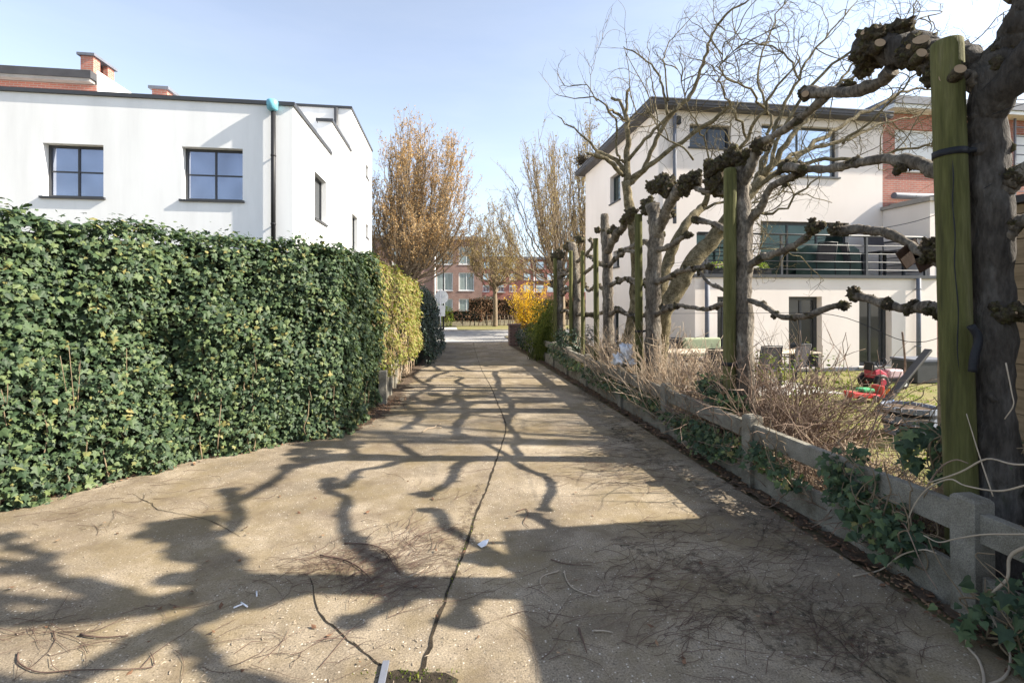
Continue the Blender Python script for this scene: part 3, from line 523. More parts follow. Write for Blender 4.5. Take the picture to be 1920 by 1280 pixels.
mb = MB(); mb.box((XM - .41, YM - .41, rz + .162), (XR - .003, 21.2, rz + .19)); mb.build('roof_edge', 'zinc', rf)
window(cream, DM, hm1, 'anthracite', 'glass_dark', 2, 1, .2); window(cream, DM, hm2, 'anthracite', 'glass_sky', 2, 1, .2)
window(cream, DM, hm3, 'anthracite', 'glass_green', 3, 1, .2, sill=False, name='terrace_door', fw=.08); window(cream, DM, hm4, 'anthracite', 'glass_green', 1, 1, .2)
for h in hs[:3]: window(cream, DS, h, 'anthracite', 'glass_green', 1, 1, .2, fw=.05)
# terrace block
XE0, XE1 = PY(1303, 560, YE).x, PY(1757, 560, YE).x
hd = [DE.rect(1345, 556, 1381, 690), DE.rect(1479, 556, 1541, 690), DE.rect(1611, 558, 1672, 692)]
hd = [(h[0], h[1], .10, h[3]) for h in hd]
mb = MB(); wall(mb, DE, XE0, XE1, 0, tz - .06, hd, .24); wall(mb, Pl('X', XE0, -1), YE, YM - .003, 0, tz - .06); wall(mb, Pl('X', XE1, 1), YE, YM, 0, tz - .06); mb.build('terrace_block', 'cream', cream)
mb = MB(); mb.box((XE0 - .06, YE - .07, tz - .058), (XE1 + .05, YM - .004, tz + .03)); mb.build('terrace_slab', 'anthracite', cream)
mb = MB(); DE.box(mb, XE0 + .01, XE1, 0, .09, .002, .03); mb.build('plinth', 'zinc', cream)
for h in hd: window(cream, DE, h, 'anthracite', 'glass_dark', 2, 1, .24, sill=True, name='garden_door', fw=.09, sillm='stone')
downpipe(cream, DM, 1262, 215, 420, .11, 'zinc'); downpipe(cream, DE, 1322, 524, 690, .12, 'zinc'); downpipe(cream, DE, 1716, 522, 690, .11, 'zinc')
u_, z_ = DM.uv(1270, 228); mb = MB(); DM.box(mb, u_ - .06, u_ + .06, z_ - .1, z_ + .12, 0.003, .12); mb.build('wall_lamp', 'black', cream)
# railing: posts are parts, bars one part
rl = MB(); zr = DE.uv(1600, 441)[1]; xr0 = XE0 + .15; xr1 = XE1 - .25
for k, z in enumerate((zr, zr - .27, zr - .5, zr - .73, zr - .95)):
    rl.tube([(xr0, YE + .12, z), ((xr0 + xr1) / 2, YE + .12, z), (xr1, YE + .12, z)], .028 if k == 0 else .014, 8); rl.tube([(xr1, YE + .12, z), (xr1, (YE + YM) / 2, z), (xr1, YM - .08, z)], .028 if k == 0 else .014, 8)
rail = rl.build('railing', 'anthracite', cream)
for px in (1325, 1465, 1624, 1735):
    u_ = PY(px, 480, YE + .12).x; u_ = min(max(u_, xr0), xr1); mb = MB(); mb.box((u_ - .03, YE + .09, tz + .03), (u_ + .03, YE + .15, zr - .03)); mb.build('railing_post', 'anthracite', rail)
# privacy wall between the houses
zp = PX(1740, 378, XR + .02).z
mb = MB(); mb.box((XR + .0, YE + .1, 0), (XR + .22, YM - .004, zp)); pw = mb.build('privacy_wall', 'cream', cream)
mb = MB(); mb.box((XR - .08, YE + .03, zp + .002), (XR + .30, YM - .006, zp + .10)); mb.build('coping', 'stone', pw)

# brick neighbour
XN1 = 30
br = thing('brick_row_house', 'red brick row house with white shutters beside the cream house', 'house', (XR, YM, 0))
DN = Pl('Y', YM, -1); zg = DN.uv(1700, 213)[1]
hn = [DN.rect(1678, 244, 1776, 322), (DN.uv(1900, 300)[0], DN.uv(1985, 300)[0], DN.uv(1780, 322)[1], DN.uv(1780, 244)[1]), DN.rect(1750, 406, 1778, 426)]
mb = MB(); wall(mb, DN, XR + .003, XN1, 0, zg, hn, .12); wall(mb, Pl('Y', 21, 1), XR, XN1, 0, zg); mb.build('wall', 'brick_red', br)
mb = MB(); mb.box((XR, YM - .4, zg + .002), (XN1, 21.2, zg + .12)); rf = mb.build('roof', 'white_pvc', br); mb = MB(); mb.box((XR, YM - .45, zg + .122), (XN1, 21.2, zg + .36)); mb.build('gutter', 'zinc', rf)
for h in hn: window(br, DN, h, 'white_pvc', 'shutter', 1, 1, .12, fw=.05, sillm='stone')
u0, z0 = DN.uv(1668, 372); u1, _ = DN.uv(1772, 372); mb = MB(); mb.tube([DN.pt(u0, z0 + .06, .14), DN.pt(u0 + .02, z0 + .06, .14), DN.pt(u1 + .6, z0 + .06, .14)], .1, 10); mb.build('awning_case', 'zinc', br)
ppx = PY(1742, 378, YE).x; ppx1 = PY(1772, 378, YE).x
mb = MB(); mb.box((XR + .222, YE + .09, 0), (XR + .9, YE + 1.5, zp + .03)); pr = mb.build('brick_pier', 'brick_red', br); mb = MB(); mb.box((XR + .2, YE + .0, zp + .105), (XR + .95, YE + 1.55, zp + .2)); mb.build('pier_cap', 'stone', pr)
lx = PY(1905, 300, YM - .15).x   # roof ladder on the facade
mb = MB()
for dx in (0, .45): mb.beam((lx + dx, YM - .12, 4.4), (lx + dx, YM - .12, zg + .9), .05, .05)
for z in np.arange(4.6, zg + .8, .30): mb.beam((lx, YM - .12, z), (lx + .45, YM - .12, z), .03, .03)
tag(mb.build('ladder', 'zinc'), 'pale metal ladder fixed upright on the red brick facade by the gutter', 'ladder')

# wooden shed at the right, its corner behind the nearest tree
shx, shy, shz = 4.42, 3.32, 2.66
shed = thing('garden_shed', 'pine board garden shed behind the nearest tree trunk', 'shed', (shx, shy, 0))
mb = MB(); z = 0.05; k = 0
while z < shz - .02:
    h_ = min(.195, shz - z); mb.box((shx + .004 * (k % 2), -4, z), (shx + .05, shy, z + h_ - .006)); mb.box((shx + .05, shy - .05, z), (8, shy - .002 * (k % 2), z + h_ - .006)); z += .195; k += 1
mb.build('wall', 'boards', shed)
mb = MB(); mb.box((shx - .05, -4, shz + .002), (8, shy + .05, shz + .06)); mb.build('roof', 'roof_felt', shed)
mb = MB(); mb.box((shx + .06, -4, 0), (8, shy - .06, shz)); mb.build('lining', 'black', shed)

# ================================================================== BEYOND THE STREET
YA = 52.0; DA = Pl('Y', YA, -1); xa1 = PY(904, 500, YA).x; za = DA.uv(820, 449)[1]
apt = thing('brick_apartments', 'brown brick apartment house with large white-framed windows across the street', 'apartment house', (xa1, YA, 0))
cols = [(620, 650), (672, 702), (735, 765), (818, 849), (860, 889)]; rows = [(560, 588), (511, 545), (462, 496)]
ha = [DA.rect(x0, y0, x1, y1) for x0, x1 in cols for y0, y1 in rows]
mb = MB(); wall(mb, DA, -70, xa1, 0, za, ha, .15); wall(mb, Pl('X', xa1, 1), YA, YA + 12, 0, za); mb.build('wall', 'brick_brown', apt)
mb = MB(); mb.box((-70, YA - .25, za + .002), (xa1 + .2, YA + 12, za + .35)); mb.build('roof', 'stone', apt)
for h in ha: window(apt, DA, h, 'white_pvc', 'curtain', 2, 1, .15, fw=.10)
downpipe(apt, DA, 815.5, 452, 600, .14, 'white_pvc')
YR = 112.0; DR = Pl('Y', YR, -1); xb0 = PY(880, 500, YR).x; zr2 = DR.uv(960, 486)[1]
red = thing('red_apartments', 'deep red brick apartment block with balconies far down the street', 'apartment block', (xb0, YR, 0))
hr = []
for x0, x1 in ((905, 918), (932, 945), (955, 968), (982, 995), (1005, 1020), (1026, 1038), (1055, 1064), (1075, 1085), (1095, 1108)):
    for y0, y1 in ((490, 503), (512, 525), (534, 547)): hr.append(DR.rect(x0, y0, x1, y1))
mb = MB(); wall(mb, DR, xb0, xb0 + 60, 0, zr2, hr, .3); wall(mb, Pl('X', xb0, -1), YR, YR + 12, 0, zr2); mb.build('wall', 'brick_far', red)
mb = MB(); mb.box((xb0 - .3, YR - .5, zr2 + .003), (xb0 + 60, YR + 12, zr2 + .6)); mb.build('roof', 'zinc', red)
for i, h in enumerate(hr):
    window(red, DR, h, 'white_pvc', 'glass_sky', 2, 1, .3, fw=.13)
    if (i // 3) in (1, 4):
        mb = MB(); DR.box(mb, h[0] - .25, h[1] + .25, h[2] - .25, h[2] - .07, .06, 1.1); b1 = mb.build('balcony', 'stone', red)
        mb = MB()
        for x in np.linspace(h[0] - .25, h[1] + .25, 9): DR.box(mb, x - .02, x + .02, h[2] - .07, h[2] + .85, 1.0, 1.05)
        DR.box(mb, h[0] - .27, h[1] + .27, h[2] + .85, h[2] + .92, .98, 1.07); mb.build('balcony_rail', 'fascia', b1)
u_ = PY(1001, 500, YR).x; mb = MB(); mb.tube([(u_, YR - .15, 0), (u_, YR - .15, 6), (u_, YR - .15, zr2)], .12, 8); mb.build('downpipe', 'white_pvc', red)

# ================================================================== HEDGES
HA, HB, HC, HD = G(0, 960), G(330, 872), G(640, 815), Vector((-1.22, 9.3, 0))
H0 = HA + (HA - HB) * 1.3
hd_ = thing('ivy_hedge', 'tall dark green ivy hedge in front of the white house', 'hedge', tuple(HB))
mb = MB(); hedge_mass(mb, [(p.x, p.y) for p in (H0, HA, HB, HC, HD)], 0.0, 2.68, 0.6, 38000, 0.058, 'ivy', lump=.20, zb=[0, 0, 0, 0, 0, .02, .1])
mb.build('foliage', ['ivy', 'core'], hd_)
mb = MB()
for k in range(20):     # woody stems at the foot and in the gaps
    s_ = random.random(); seg_ = random.choice(((HA, HB), (HB, HC), (HC, HD))); p = seg_[0].lerp(seg_[1], s_); o = (seg_[1] - seg_[0]).normalized(); o = Vector((o.y, -o.x, 0))
    z = 0; pts = []
    for i in range(8): pts.append(p + o * (random.uniform(-.06, .04)) + Vector((random.uniform(-.05, .05), random.uniform(-.05, .05), .03 + i * random.uniform(.12, .22))))
    mb.tube(smooth_path(pts, 3), np.linspace(.007, .003, 22), 5)
mb.build('stem', 'twig', hd_)
gh = thing('golden_hedge', 'golden yellow-brown leafed hedge between the ivy and the dark clipped hedge', 'hedge', (-1.0, 11, 0))
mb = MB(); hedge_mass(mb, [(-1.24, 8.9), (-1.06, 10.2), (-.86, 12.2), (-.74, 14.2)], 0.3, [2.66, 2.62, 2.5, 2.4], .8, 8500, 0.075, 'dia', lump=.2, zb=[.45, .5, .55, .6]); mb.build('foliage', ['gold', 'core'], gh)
mb = MB()
for k in range(60):
    y = random.uniform(9, 14.1); x = np.interp(y, [8.9, 14.2], [-1.3, -.85]); pts = [(x + random.uniform(-.12, .06), y + random.uniform(-.1, .1), z) for z in np.arange(0, random.uniform(1, 2.5), .3)]
    if len(pts) > 2: mb.tube(smooth_path(pts, 3), .009, 4)
mb.build('stem', 'pale_stem', gh)
dh = thing('dark_hedge', 'dark blue-green clipped hedge bulging at its foot, farthest on the left of the lane', 'hedge', (-.5, 17, 0))
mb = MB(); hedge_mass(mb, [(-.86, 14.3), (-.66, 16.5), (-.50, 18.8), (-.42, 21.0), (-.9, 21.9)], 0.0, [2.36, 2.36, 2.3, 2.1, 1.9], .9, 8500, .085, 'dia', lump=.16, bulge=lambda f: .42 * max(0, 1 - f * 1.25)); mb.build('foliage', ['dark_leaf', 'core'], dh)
sh_ = thing('lime_shrub', 'lime green shrub top showing over the dark clipped hedge', 'shrub', (-1.7, 17.5, 0))
def bush(root, name, c, r, n, size, leafm, shape='dia', core=None, scale=(1, 1, 1), zmin=0.0, jit=.25, amp=.35):
    """leaves through the outer shell of a lumpy mound"""
    d = nrm(RNG.normal(0, 1, (n, 3))); rr = np.cbrt(RNG.uniform(.35, 1, n)); sc = np.array(scale) * r; out = []
    for i in range(n):
        k = 1 + amp * noise.fractal(Vector(d[i] * 1.8) + Vector(c), .8, 2.1, 3); out.append(np.array(c) + d[i] * sc * rr[i] * k)
    P = np.array(out); keep = P[:, 2] > zmin; P = P[keep]; dd = d[keep]
    mb = MB(); leaves(mb, P, dd + np.array([0, 0, .4]) + RNG.normal(0, .6, P.shape), size * RNG.uniform(.6, 1.3, len(P)), shape, 0, jit=.7); return mb.build(name, leafm, root)
bush(sh_, 'foliage', (-1.75, 17.3, 2.0), .9, 1500, .09, 'lime', scale=(.8, 1.8, .75))
tr = MB(); 
for k in range(8): tr.tube([(-1.75, 17.3, 0), (-1.75 + random.uniform(-.2, .2), 17.3 + random.uniform(-.5, .5), 1.0), (-1.75 + random.uniform(-.4, .4), 17.3 + random.uniform(-1, 1), 2.1)], .015, 5)
tr.build('stem', 'twig', sh_)

# ================================================================== CONCRETE FENCES
def fence(name, label, X, ys, hgt=.72, out=-1, z_rail=(.47, .645), rail=True, board=.27, skip=()):
    r = thing(name, label, 'fence', (X, ys[0], 0)); w = .145
    for y in ys:
        mb = MB(); c = .016; a = w / 2; q = random.uniform(-.006, .006); q2 = random.uniform(-.008, .008)
        V = [(X + i * a + (q if k else 0), y + j * a + (q2 if k else 0), z) for k, z in ((0, -.05), (1, hgt - .02)) for i, j in ((-1, -1), (1, -1), (1, 1), (-1, 1))] + [(X + i * (a - c) + q, y + j * (a - c) + q2, hgt) for i, j in ((-1, -1), (1, -1), (1, 1), (-1, 1))]
        mb.add(V, [(0, 1, 5, 4), (1, 2, 6, 5), (2, 3, 7, 6), (3, 0, 4, 7), (4, 5, 9, 8), (5, 6, 10, 9), (6, 7, 11, 10), (7, 4, 8, 11), (8, 9, 10, 11)]); bevel(mb.build('post', 'fence', r), .004, 1)
    for i, (y0, y1) in enumerate(zip(ys, ys[1:])):
        if i in skip: continue
        if rail:
            mb = MB(); t1, t2 = random.uniform(-.012, .012), random.uniform(-.012, .012)
            mb.beam((X - .0, y0 + w / 2 - .01, sum(z_rail) / 2 + t1), (X, y1 - w / 2 + .01, sum(z_rail) / 2 + t2), .07, z_rail[1] - z_rail[0]); bevel(mb.build('rail', 'fence', r), .006, 2)
        mb = MB(); mb.beam((X, y0 + w / 2 - .012, board / 2 - .02 + random.uniform(-.01, .01)), (X, y1 - w / 2 + .012, board / 2 - .02), .045, board + .04); bevel(mb.build('base_board', 'fence', r), .005, 1)
    return r
FX = 3.17
FY = [.45, 2.5, 4.62, 6.55, 8.3, 10.45, 12.15, 13.75, 15.4, 17.0, 18.6, 20.0]
fence('concrete_fence', 'low weathered concrete post and rail fence on the right side of the lane', FX, FY)
fence('concrete_fence', 'low concrete fence half buried under the hedges on the left side of the lane', -1.15, [9.15, 10.0, 10.9, 12.1, 13.1, 14.3], .62, rail=False, board=.5)
mb = MB(); p = G(965, 648); mb.box((p.x - .22, p.y - .05, 0), (p.x + .24, p.y + .45, .86)); pil = thing('brick_pillar', 'short dark brick gate pillar under the yellow forsythia at the lane end', 'pillar', tuple(p))
mb.build('shaft', 'brick_dark', pil); mb = MB(); mb.box((p.x - .26, p.y - .09, .862), (p.x + .28, p.y + .49, .93)); mb.build('cap', 'brick_dark', pil)

# ================================================================== POLLARDED TREES
TX = 3.55
def tpt(px, py, dx=0.0): return PX(px, py, TX + dx)
FINE = 3
def tufts(mb, c, r, n, rs):
    d = nrm(RNG.normal(0, 1, (n, 3))); leaves(mb, np.array(c) + d * r * RNG.uniform(.8, 1.08, (n, 1)), d + RNG.normal(0, .9, (n, 3)), r * .16 * RNG.uniform(.5, 1.4, n), 'dia', 3, jit=1.2)
def knuckles(mb, c, r, n, seed, mi=1, spread=1.0, stubs=2):
    rs = random.Random(seed); c = Vector(c)
    mb.blob(c, r * .72, seed, FINE + 1 if r > .1 else 3, .6, 3.0, mi)
    for k in range(n):
        o = Vector((rs.gauss(0, 1), rs.gauss(0, 1), rs.gauss(0, 1))).normalized() * r * rs.uniform(.5, .95) * spread; rr = r * rs.uniform(.25, .48)
        mb.blob(c + o, rr, seed + k * 7 + 1, FINE, .75, 3.2, mi, (1, 1, rs.uniform(.8, 1.3)))
        if FINE > 2: tufts(mb, c + o, rr * 1.05, 26, rs)
    if FINE > 2: tufts(mb, c, r * .8, 70, rs)
    for k in range(stubs):
        o = Vector((rs.gauss(0, 1), rs.gauss(0, 1), rs.uniform(-.2, 1))).normalized(); q = c + o * r * rs.uniform(1.0, 1.25)
        mb.tube([c + o * r * .4, c + o * r * .8, q], [r * .22, r * .16, r * .13], 8, mi, .25, caps=True, capmi=2 if rs.random() < .6 else mi)
def arm(root, pts, rad, seed, lumps=3, tip=None, tipn=4, name='arm', kn=1.5, wob=.42):
    """pts are places in the tree's plane; rad at each; knuckled, ending in a fist of old pruning scars"""
    rs = random.Random(seed); k = 8 if FINE > 2 else 5; P = smooth_path(pts, k); rr = .84 * np.interp(np.linspace(0, 1, len(P)), np.linspace(0, 1, len(rad)), rad)
    for i in range(1, len(P)): P[i] += np.array([rs.gauss(0, .3), rs.gauss(0, .3), rs.gauss(0, .3)]) * rr[i] * .28
    mb = MB(); mb.tube(P, rr, 12 if FINE > 2 else 8, 0, wob)
    for j in range(int(lumps * (1.3 if FINE > 2 else 2.2))):
        i = rs.randrange(int(len(P) * .2), len(P)); o = np.array([rs.gauss(0, .4), rs.gauss(0, .4), rs.gauss(.1, .5)]) * rr[i]
        knuckles(mb, P[i] + o, rr[i] * rs.uniform(1.0, kn), rs.randint(1, 3), seed * 13 + j, 1, 1.1, rs.randint(0, 2))
    if tip: knuckles(mb, P[-1], tip * .9, tipn, seed * 17, 1, 1.0, 3)
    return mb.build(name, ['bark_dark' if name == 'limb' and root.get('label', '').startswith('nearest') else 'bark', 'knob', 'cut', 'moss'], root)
def A(pxs, dx=None, amp=.06, seed=0):
    rs = random.Random(seed + 5); return [tpt(x, y, (rs.uniform(-amp, amp) if i else 0) if dx is None else dx) for i, (x, y) in enumerate(pxs)]
def trunk(root, pts, rad, seed, lumps=5, bark='bark'):
    rs = random.Random(seed); P = smooth_path(pts, 7); rr = .93 * np.interp(np.linspace(0, 1, len(P)), np.linspace(0, 1, len(rad)), rad)
    mb = MB(); mb.tube(P, rr, 24, 0, .26)
    for j in range(lumps):
        i = rs.randrange(int(len(P) * .3), len(P)); th = rs.uniform(0, 6.28); mb.blob(P[i] + np.array([math.cos(th), math.sin(th), 0]) * rr[i] * .8, rr[i] * rs.uniform(.3, .5), seed + j, 2, .5, 2.5, 0 if rs.random() < .5 else 1)
    return mb.build('trunk', [bark, 'knob'], root)
def head(root, blobs, seed):
    for i, (c, r) in enumerate(blobs):
        mb = MB(); knuckles(mb, c, r * (.95 if FINE > 2 else .82), 8, seed + i * 31, 1, 1.0, 4); mb.build('pollard_head', ['bark', 'knob', 'cut', 'moss'], root)
def stub(root, px, py, r, X=-.2, aim=(-.35, -.85, .25), ln=.09):
    """a sawn branch stub with its pale end grain"""
    c = tpt(px, py, X); d = Vector(aim).normalized(); mb = MB(); mb.tube([c - d * ln, c - d * ln * .4, c], [r * 1.25, r * 1.12, r], 14, 0, .18, capmi=1); mb.build('pruned_stub', ['knob', 'cut'], root)
GT = 'pollarded espalier trees in a row along the fence'
# nearest tree
t1 = thing('pollarded_tree', 'nearest pollarded tree, thick dark trunk at the right edge with heavy cut limbs', 'tree', tuple(tpt(1876, 1110)), GT)
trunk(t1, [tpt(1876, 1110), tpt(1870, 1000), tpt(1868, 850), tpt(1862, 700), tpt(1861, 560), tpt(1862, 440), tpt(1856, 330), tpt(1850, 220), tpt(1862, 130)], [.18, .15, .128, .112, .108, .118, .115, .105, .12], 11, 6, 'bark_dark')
arm(t1, A([(1856, 150), (1895, 75), (1940, 0), (1990, -110), (2000, -250)]), [.125, .11, .10, .08, .07], 12, 2, .16, name='limb')
arm(t1, A([(1900, 60), (1930, -60), (1900, -190), (1850, -300)], 0), [.08, .07, .06, .05], 112, 3, .14, name='limb')
arm(t1, A([(1852, 150), (1810, 112), (1765, 112), (1720, 95), (1675, 95), (1632, 88)], 0), [.13, .115, .115, .125, .15, .14], 13, 0, None, name='limb', wob=.35)
head(t1, [(tpt(1650, 85), .20), (tpt(1632, 102), .15), (tpt(1720, 95), .15), (tpt(1765, 118), .13)], 14)
arm(t1, A([(1672, 130), (1645, 158), (1600, 172), (1545, 172), (1510, 174)], .0), [.075, .062, .058, .056, .07], 15, 0, .10)
arm(t1, [tpt(1845, 165), tpt(1815, 148, -.12), tpt(1785, 142, -.2)], [.08, .06, .055], 16, 1, .075, 3)
arm(t1, A([(1840, 350), (1790, 330), (1745, 316), (1700, 302), (1650, 300), (1600, 308), (1550, 317), (1500, 314), (1470, 312)]), [.075, .065, .06, .058, .05, .046, .046, .05, .05], 17, 4, .09)
arm(t1, A([(1845, 545), (1800, 510), (1760, 488), (1715, 463), (1680, 445), (1645, 434), (1605, 430), (1565, 432)]), [.065, .055, .05, .045, .045, .045, .05, .045], 18, 3, .07)
head(t1, [(tpt(1752, 468), .11)], 19)
arm(t1, A([(1850, 602), (1790, 592), (1740, 574), (1685, 576), (1635, 563), (1600, 552)]), [.055, .052, .052, .046, .04, .042], 20, 4, .085)
arm(t1, A([(1866, 372), (1895, 345), (1935, 312), (2000, 250)]), [.075, .065, .06, .05], 21, 2, .09)
arm(t1, A([(1866, 470), (1895, 430), (1925, 412), (1990, 400)]), [.07, .06, .055, .05], 22, 3, .09)
arm(t1, A([(1862, 604), (1900, 588), (1950, 578), (2040, 560)]), [.06, .055, .05, .045], 23, 4, .09)
V3 = lambda *a: [Vector(x) for x in a]
arm(t1, V3((3.55, 2.78, 3.0), (3.5, 2.5, 3.35), (3.55, 2.2, 3.6), (3.5, 1.85, 3.75), (3.55, 1.5, 4.0)), [.11, .10, .085, .07, .07], 24, 3, .14, 6, name='limb')
arm(t1, V3((3.55, 2.7, 3.2), (3.6, 2.55, 3.7), (3.5, 2.4, 4.1), (3.55, 2.15, 4.5)), [.10, .08, .07, .07], 25, 3, .15, 6, name='limb')
arm(t1, V3((3.5, 2.3, 3.55), (3.5, 2.05, 3.3), (3.55, 1.7, 3.15), (3.5, 1.3, 3.2)), [.07, .06, .05, .05], 26, 3, .12, 6)
arm(t1, V3((3.55, 2.55, 3.8), (3.5, 2.75, 4.2), (3.55, 2.9, 4.55)), [.07, .06, .06], 27, 2, .14, 6)
arm(t1, V3((3.5, 1.85, 3.8), (3.45, 1.9, 4.2), (3.5, 1.75, 4.5)), [.06, .05, .05], 28, 2, .13, 6)
arm(t1, V3((3.55, 2.3, 4.3), (3.5, 2.0, 4.5), (3.5, 1.6, 4.55), (3.55, 1.2, 4.8)), [.06, .05, .045, .04], 29, 3, .12, 6)
arm(t1, V3((3.5, 2.0, 3.3), (3.5, 1.8, 2.9), (3.55, 1.5, 2.75), (3.5, 1.2, 2.5)), [.05, .045, .04, .04], 30, 3, .1, 5)
stub(t1, 1650, 80, .036, -.17); stub(t1, 1606, 92, .03, -.1, (-.8, .2, 0)); stub(t1, 1728, 74, .045, -.13, (-.5, -.6, .5)); stub(t1, 1728, 99, .034, -.17); stub(t1, 1776, 143, .04, -.26, (-.6, -.6, .1)); stub(t1, 1801, 129, .032, -.27, (-.4, -.8, .3)); stub(t1, 1510, 176, .03, -.09, (-.6, -.7, 0))
for i, pp in enumerate((V3((3.55, 2.5, 3.9), (3.5, 2.8, 4.3), (3.55, 3.1, 4.6), (3.5, 3.4, 5.1)), V3((3.55, 2.4, 4.1), (3.6, 2.3, 4.7), (3.5, 2.5, 5.2), (3.55, 2.4, 5.6)), V3((3.5, 2.9, 4.35), (3.55, 3.0, 4.8), (3.5, 2.9, 5.3)), V3((3.55, 3.05, 4.5), (3.5, 3.2, 4.75), (3.55, 3.35, 4.9)), V3((3.5, 2.45, 5.0), (3.55, 2.1, 5.2), (3.5, 1.8, 5.5)))):
    arm(t1, pp, [.06, .05, .042, .04], 200 + i, 3, .09, 5)
# second tree
t2 = thing('pollarded_tree', 'second pollarded tree from the right with big dark pruning knobs beside its green stake', 'tree', tuple(tpt(1397, 861)), GT)
trunk(t2, [tpt(1398, 861), tpt(1396, 740), tpt(1394, 620), tpt(1393, 520), tpt(1393, 430), tpt(1388, 360), tpt(1388, 315)], [.155, .125, .115, .112, .112, .12, .13], 31, 6)
head(t2, [(tpt(1346, 345), .19), (tpt(1345, 318), .17), (tpt(1372, 300), .17), (tpt(1395, 300), .13)], 32)
arm(t2, A([(1392, 345), (1408, 312), (1422, 272)], 0), [.085, .07, .07], 33, 1, .125)
arm(t2, A([(1425, 268), (1468, 246), (1510, 214), (1550, 182), (1592, 158)]), [.05, .048, .044, .04, .036], 34, 3, .06)
arm(t2, A([(1395, 455), (1408, 415), (1430, 385), (1444, 352), (1475, 336), (1500, 320)]), [.055, .05, .05, .046, .044, .05], 35, 4, .09)
arm(t2, A([(1392, 520), (1415, 490), (1445, 478), (1482, 464), (1510, 446), (1528, 428)]), [.055, .055, .046, .042, .042, .045], 36, 4, .09)
arm(t2, A([(1398, 560), (1430, 572), (1468, 594), (1510, 592), (1552, 577), (1580, 571)]), [.042, .038, .036, .034, .032, .034], 37, 4, .065)
arm(t2, A([(1380, 362), (1342, 359), (1312, 356), (1296, 346), (1284, 334)]), [.055, .045, .045, .045, .05], 38, 3, .09)
arm(t2, A([(1385, 440), (1350, 424), (1325, 416), (1304, 412)]), [.05, .042, .042, .045], 39, 3, .085)
arm(t2, A([(1385, 560), (1350, 540), (1328, 530), (1312, 508)]), [.04, .03, .028, .026], 40, 2, .06)
arm(t2, A([(1388, 575), (1350, 572), (1322, 580), (1290, 575), (1265, 572), (1242, 577)]), [.045, .038, .036, .036, .034, .036], 41, 6, .07)
# third tree
t3 = thing('pollarded_tree', 'third pollarded tree from the right, forked pale-lit trunk with knobbly twin heads', 'tree', tuple(tpt(1230, 771)), GT)
trunk(t3, [tpt(1230, 771), tpt(1226, 680), tpt(1224, 590), tpt(1226, 500), tpt(1230, 430), tpt(1222, 385)], [.17, .15, .135, .13, .135, .11], 51, 8)
arm(t3, A([(1232, 440), (1246, 405), (1262, 372), (1285, 345)], 0), [.12, .11, .1, .09], 52, 2, .13, name='limb')
head(t3, [(tpt(1216, 388), .17), (tpt(1222, 350), .14), (tpt(1244, 350), .18), (tpt(1262, 358), .13), (tpt(1300, 338), .14), (tpt(1282, 352), .12)], 53)
arm(t3, A([(1232, 468), (1256, 462), (1276, 448), (1290, 440)]), [.06, .05, .05, .05], 54, 3, .085)
arm(t3, A([(1230, 530), (1252, 520), (1276, 508), (1300, 503), (1330, 500)]), [.06, .05, .05, .045, .04], 55, 4, .07)
arm(t3, A([(1222, 460), (1205, 452), (1185, 462), (1165, 470)]), [.055, .05, .045, .045], 56, 4, .08)
arm(t3, A([(1222, 530), (1200, 528), (1178, 522), (1160, 528)]), [.05, .045, .04, .04], 57, 5, .075)
arm(t3, A([(1222, 590), (1196, 592), (1172, 588), (1156, 578)]), [.05, .045, .04, .04], 58, 5, .075)
arm(t3, A([(1228, 590), (1250, 580), (1270, 575)]), [.05, .04, .04], 59, 3, .07)
FINE = 2
# fourth to sixth
t4 = thing('pollarded_tree', 'fourth pollarded tree from the right with a sawn-off upright stub on top', 'tree', tuple(tpt(1143, 728)), GT)
trunk(t4, [tpt(1143, 728), tpt(1141, 640), tpt(1140, 560), tpt(1139, 490), tpt(1136, 445), tpt(1133, 402)], [.16, .135, .12, .12, .12, .085], 61, 8)
arm(t4, A([(1140, 470), (1152, 445), (1168, 425), (1180, 405)], 0), [.11, .1, .09, .08], 62, 2, .17)
head(t4, [(tpt(1122, 432), .11), (tpt(1150, 432), .14), (tpt(1188, 398), .12)], 63)
for i, pp in enumerate(([(1142, 498), (1158, 482), (1175, 470), (1195, 475)], [(1144, 535), (1165, 524), (1182, 525), (1197, 538)], [(1144, 590), (1162, 580), (1176, 590), (1192, 597)], [(1136, 500), (1118, 490), (1102, 478)], [(1137, 545), (1118, 535), (1104, 545), (1096, 532)], [(1138, 585), (1118, 588), (1100, 590)])):
    arm(t4, A(pp, seed=i), [.06, .05, .045, .045], 64 + i, 4, .075)
t5 = thing('pollarded_tree', 'fifth pollarded tree from the right, smooth lit trunk under two fists of twigs', 'tree', tuple(tpt(1081, 700)), GT)
trunk(t5, [tpt(1081, 700), tpt(1082, 620), tpt(1081, 540), tpt(1077, 480), tpt(1072, 460)], [.14, .115, .11, .12, .13], 71, 5)
head(t5, [(tpt(1069, 462), .22), (tpt(1089, 448), .17)], 72)
for i, pp in enumerate(([(1083, 490), (1098, 478), (1110, 462), (1108, 450)], [(1084, 530), (1098, 512), (1112, 500), (1120, 495)], [(1081, 520), (1062, 514), (1050, 505)], [(1080, 560), (1066, 545), (1056, 552)], [(1083, 590), (1098, 588), (1112, 590)])):
    arm(t5, A(pp, seed=i), [.06, .05, .045, .045], 73 + i, 4, .08)
t6 = thing('pollarded_tree', 'sixth and farthest pollarded tree, slim dark trunk beside the green broom bush', 'tree', tuple(tpt(1049, 678)), GT)
trunk(t6, [tpt(1049, 678), tpt(1050, 600), tpt(1050, 540), tpt(1047, 490)], [.13, .1, .1, .12], 81, 4)
head(t6, [(tpt(1045, 481), .25), (tpt(1052, 476), .16)], 82)
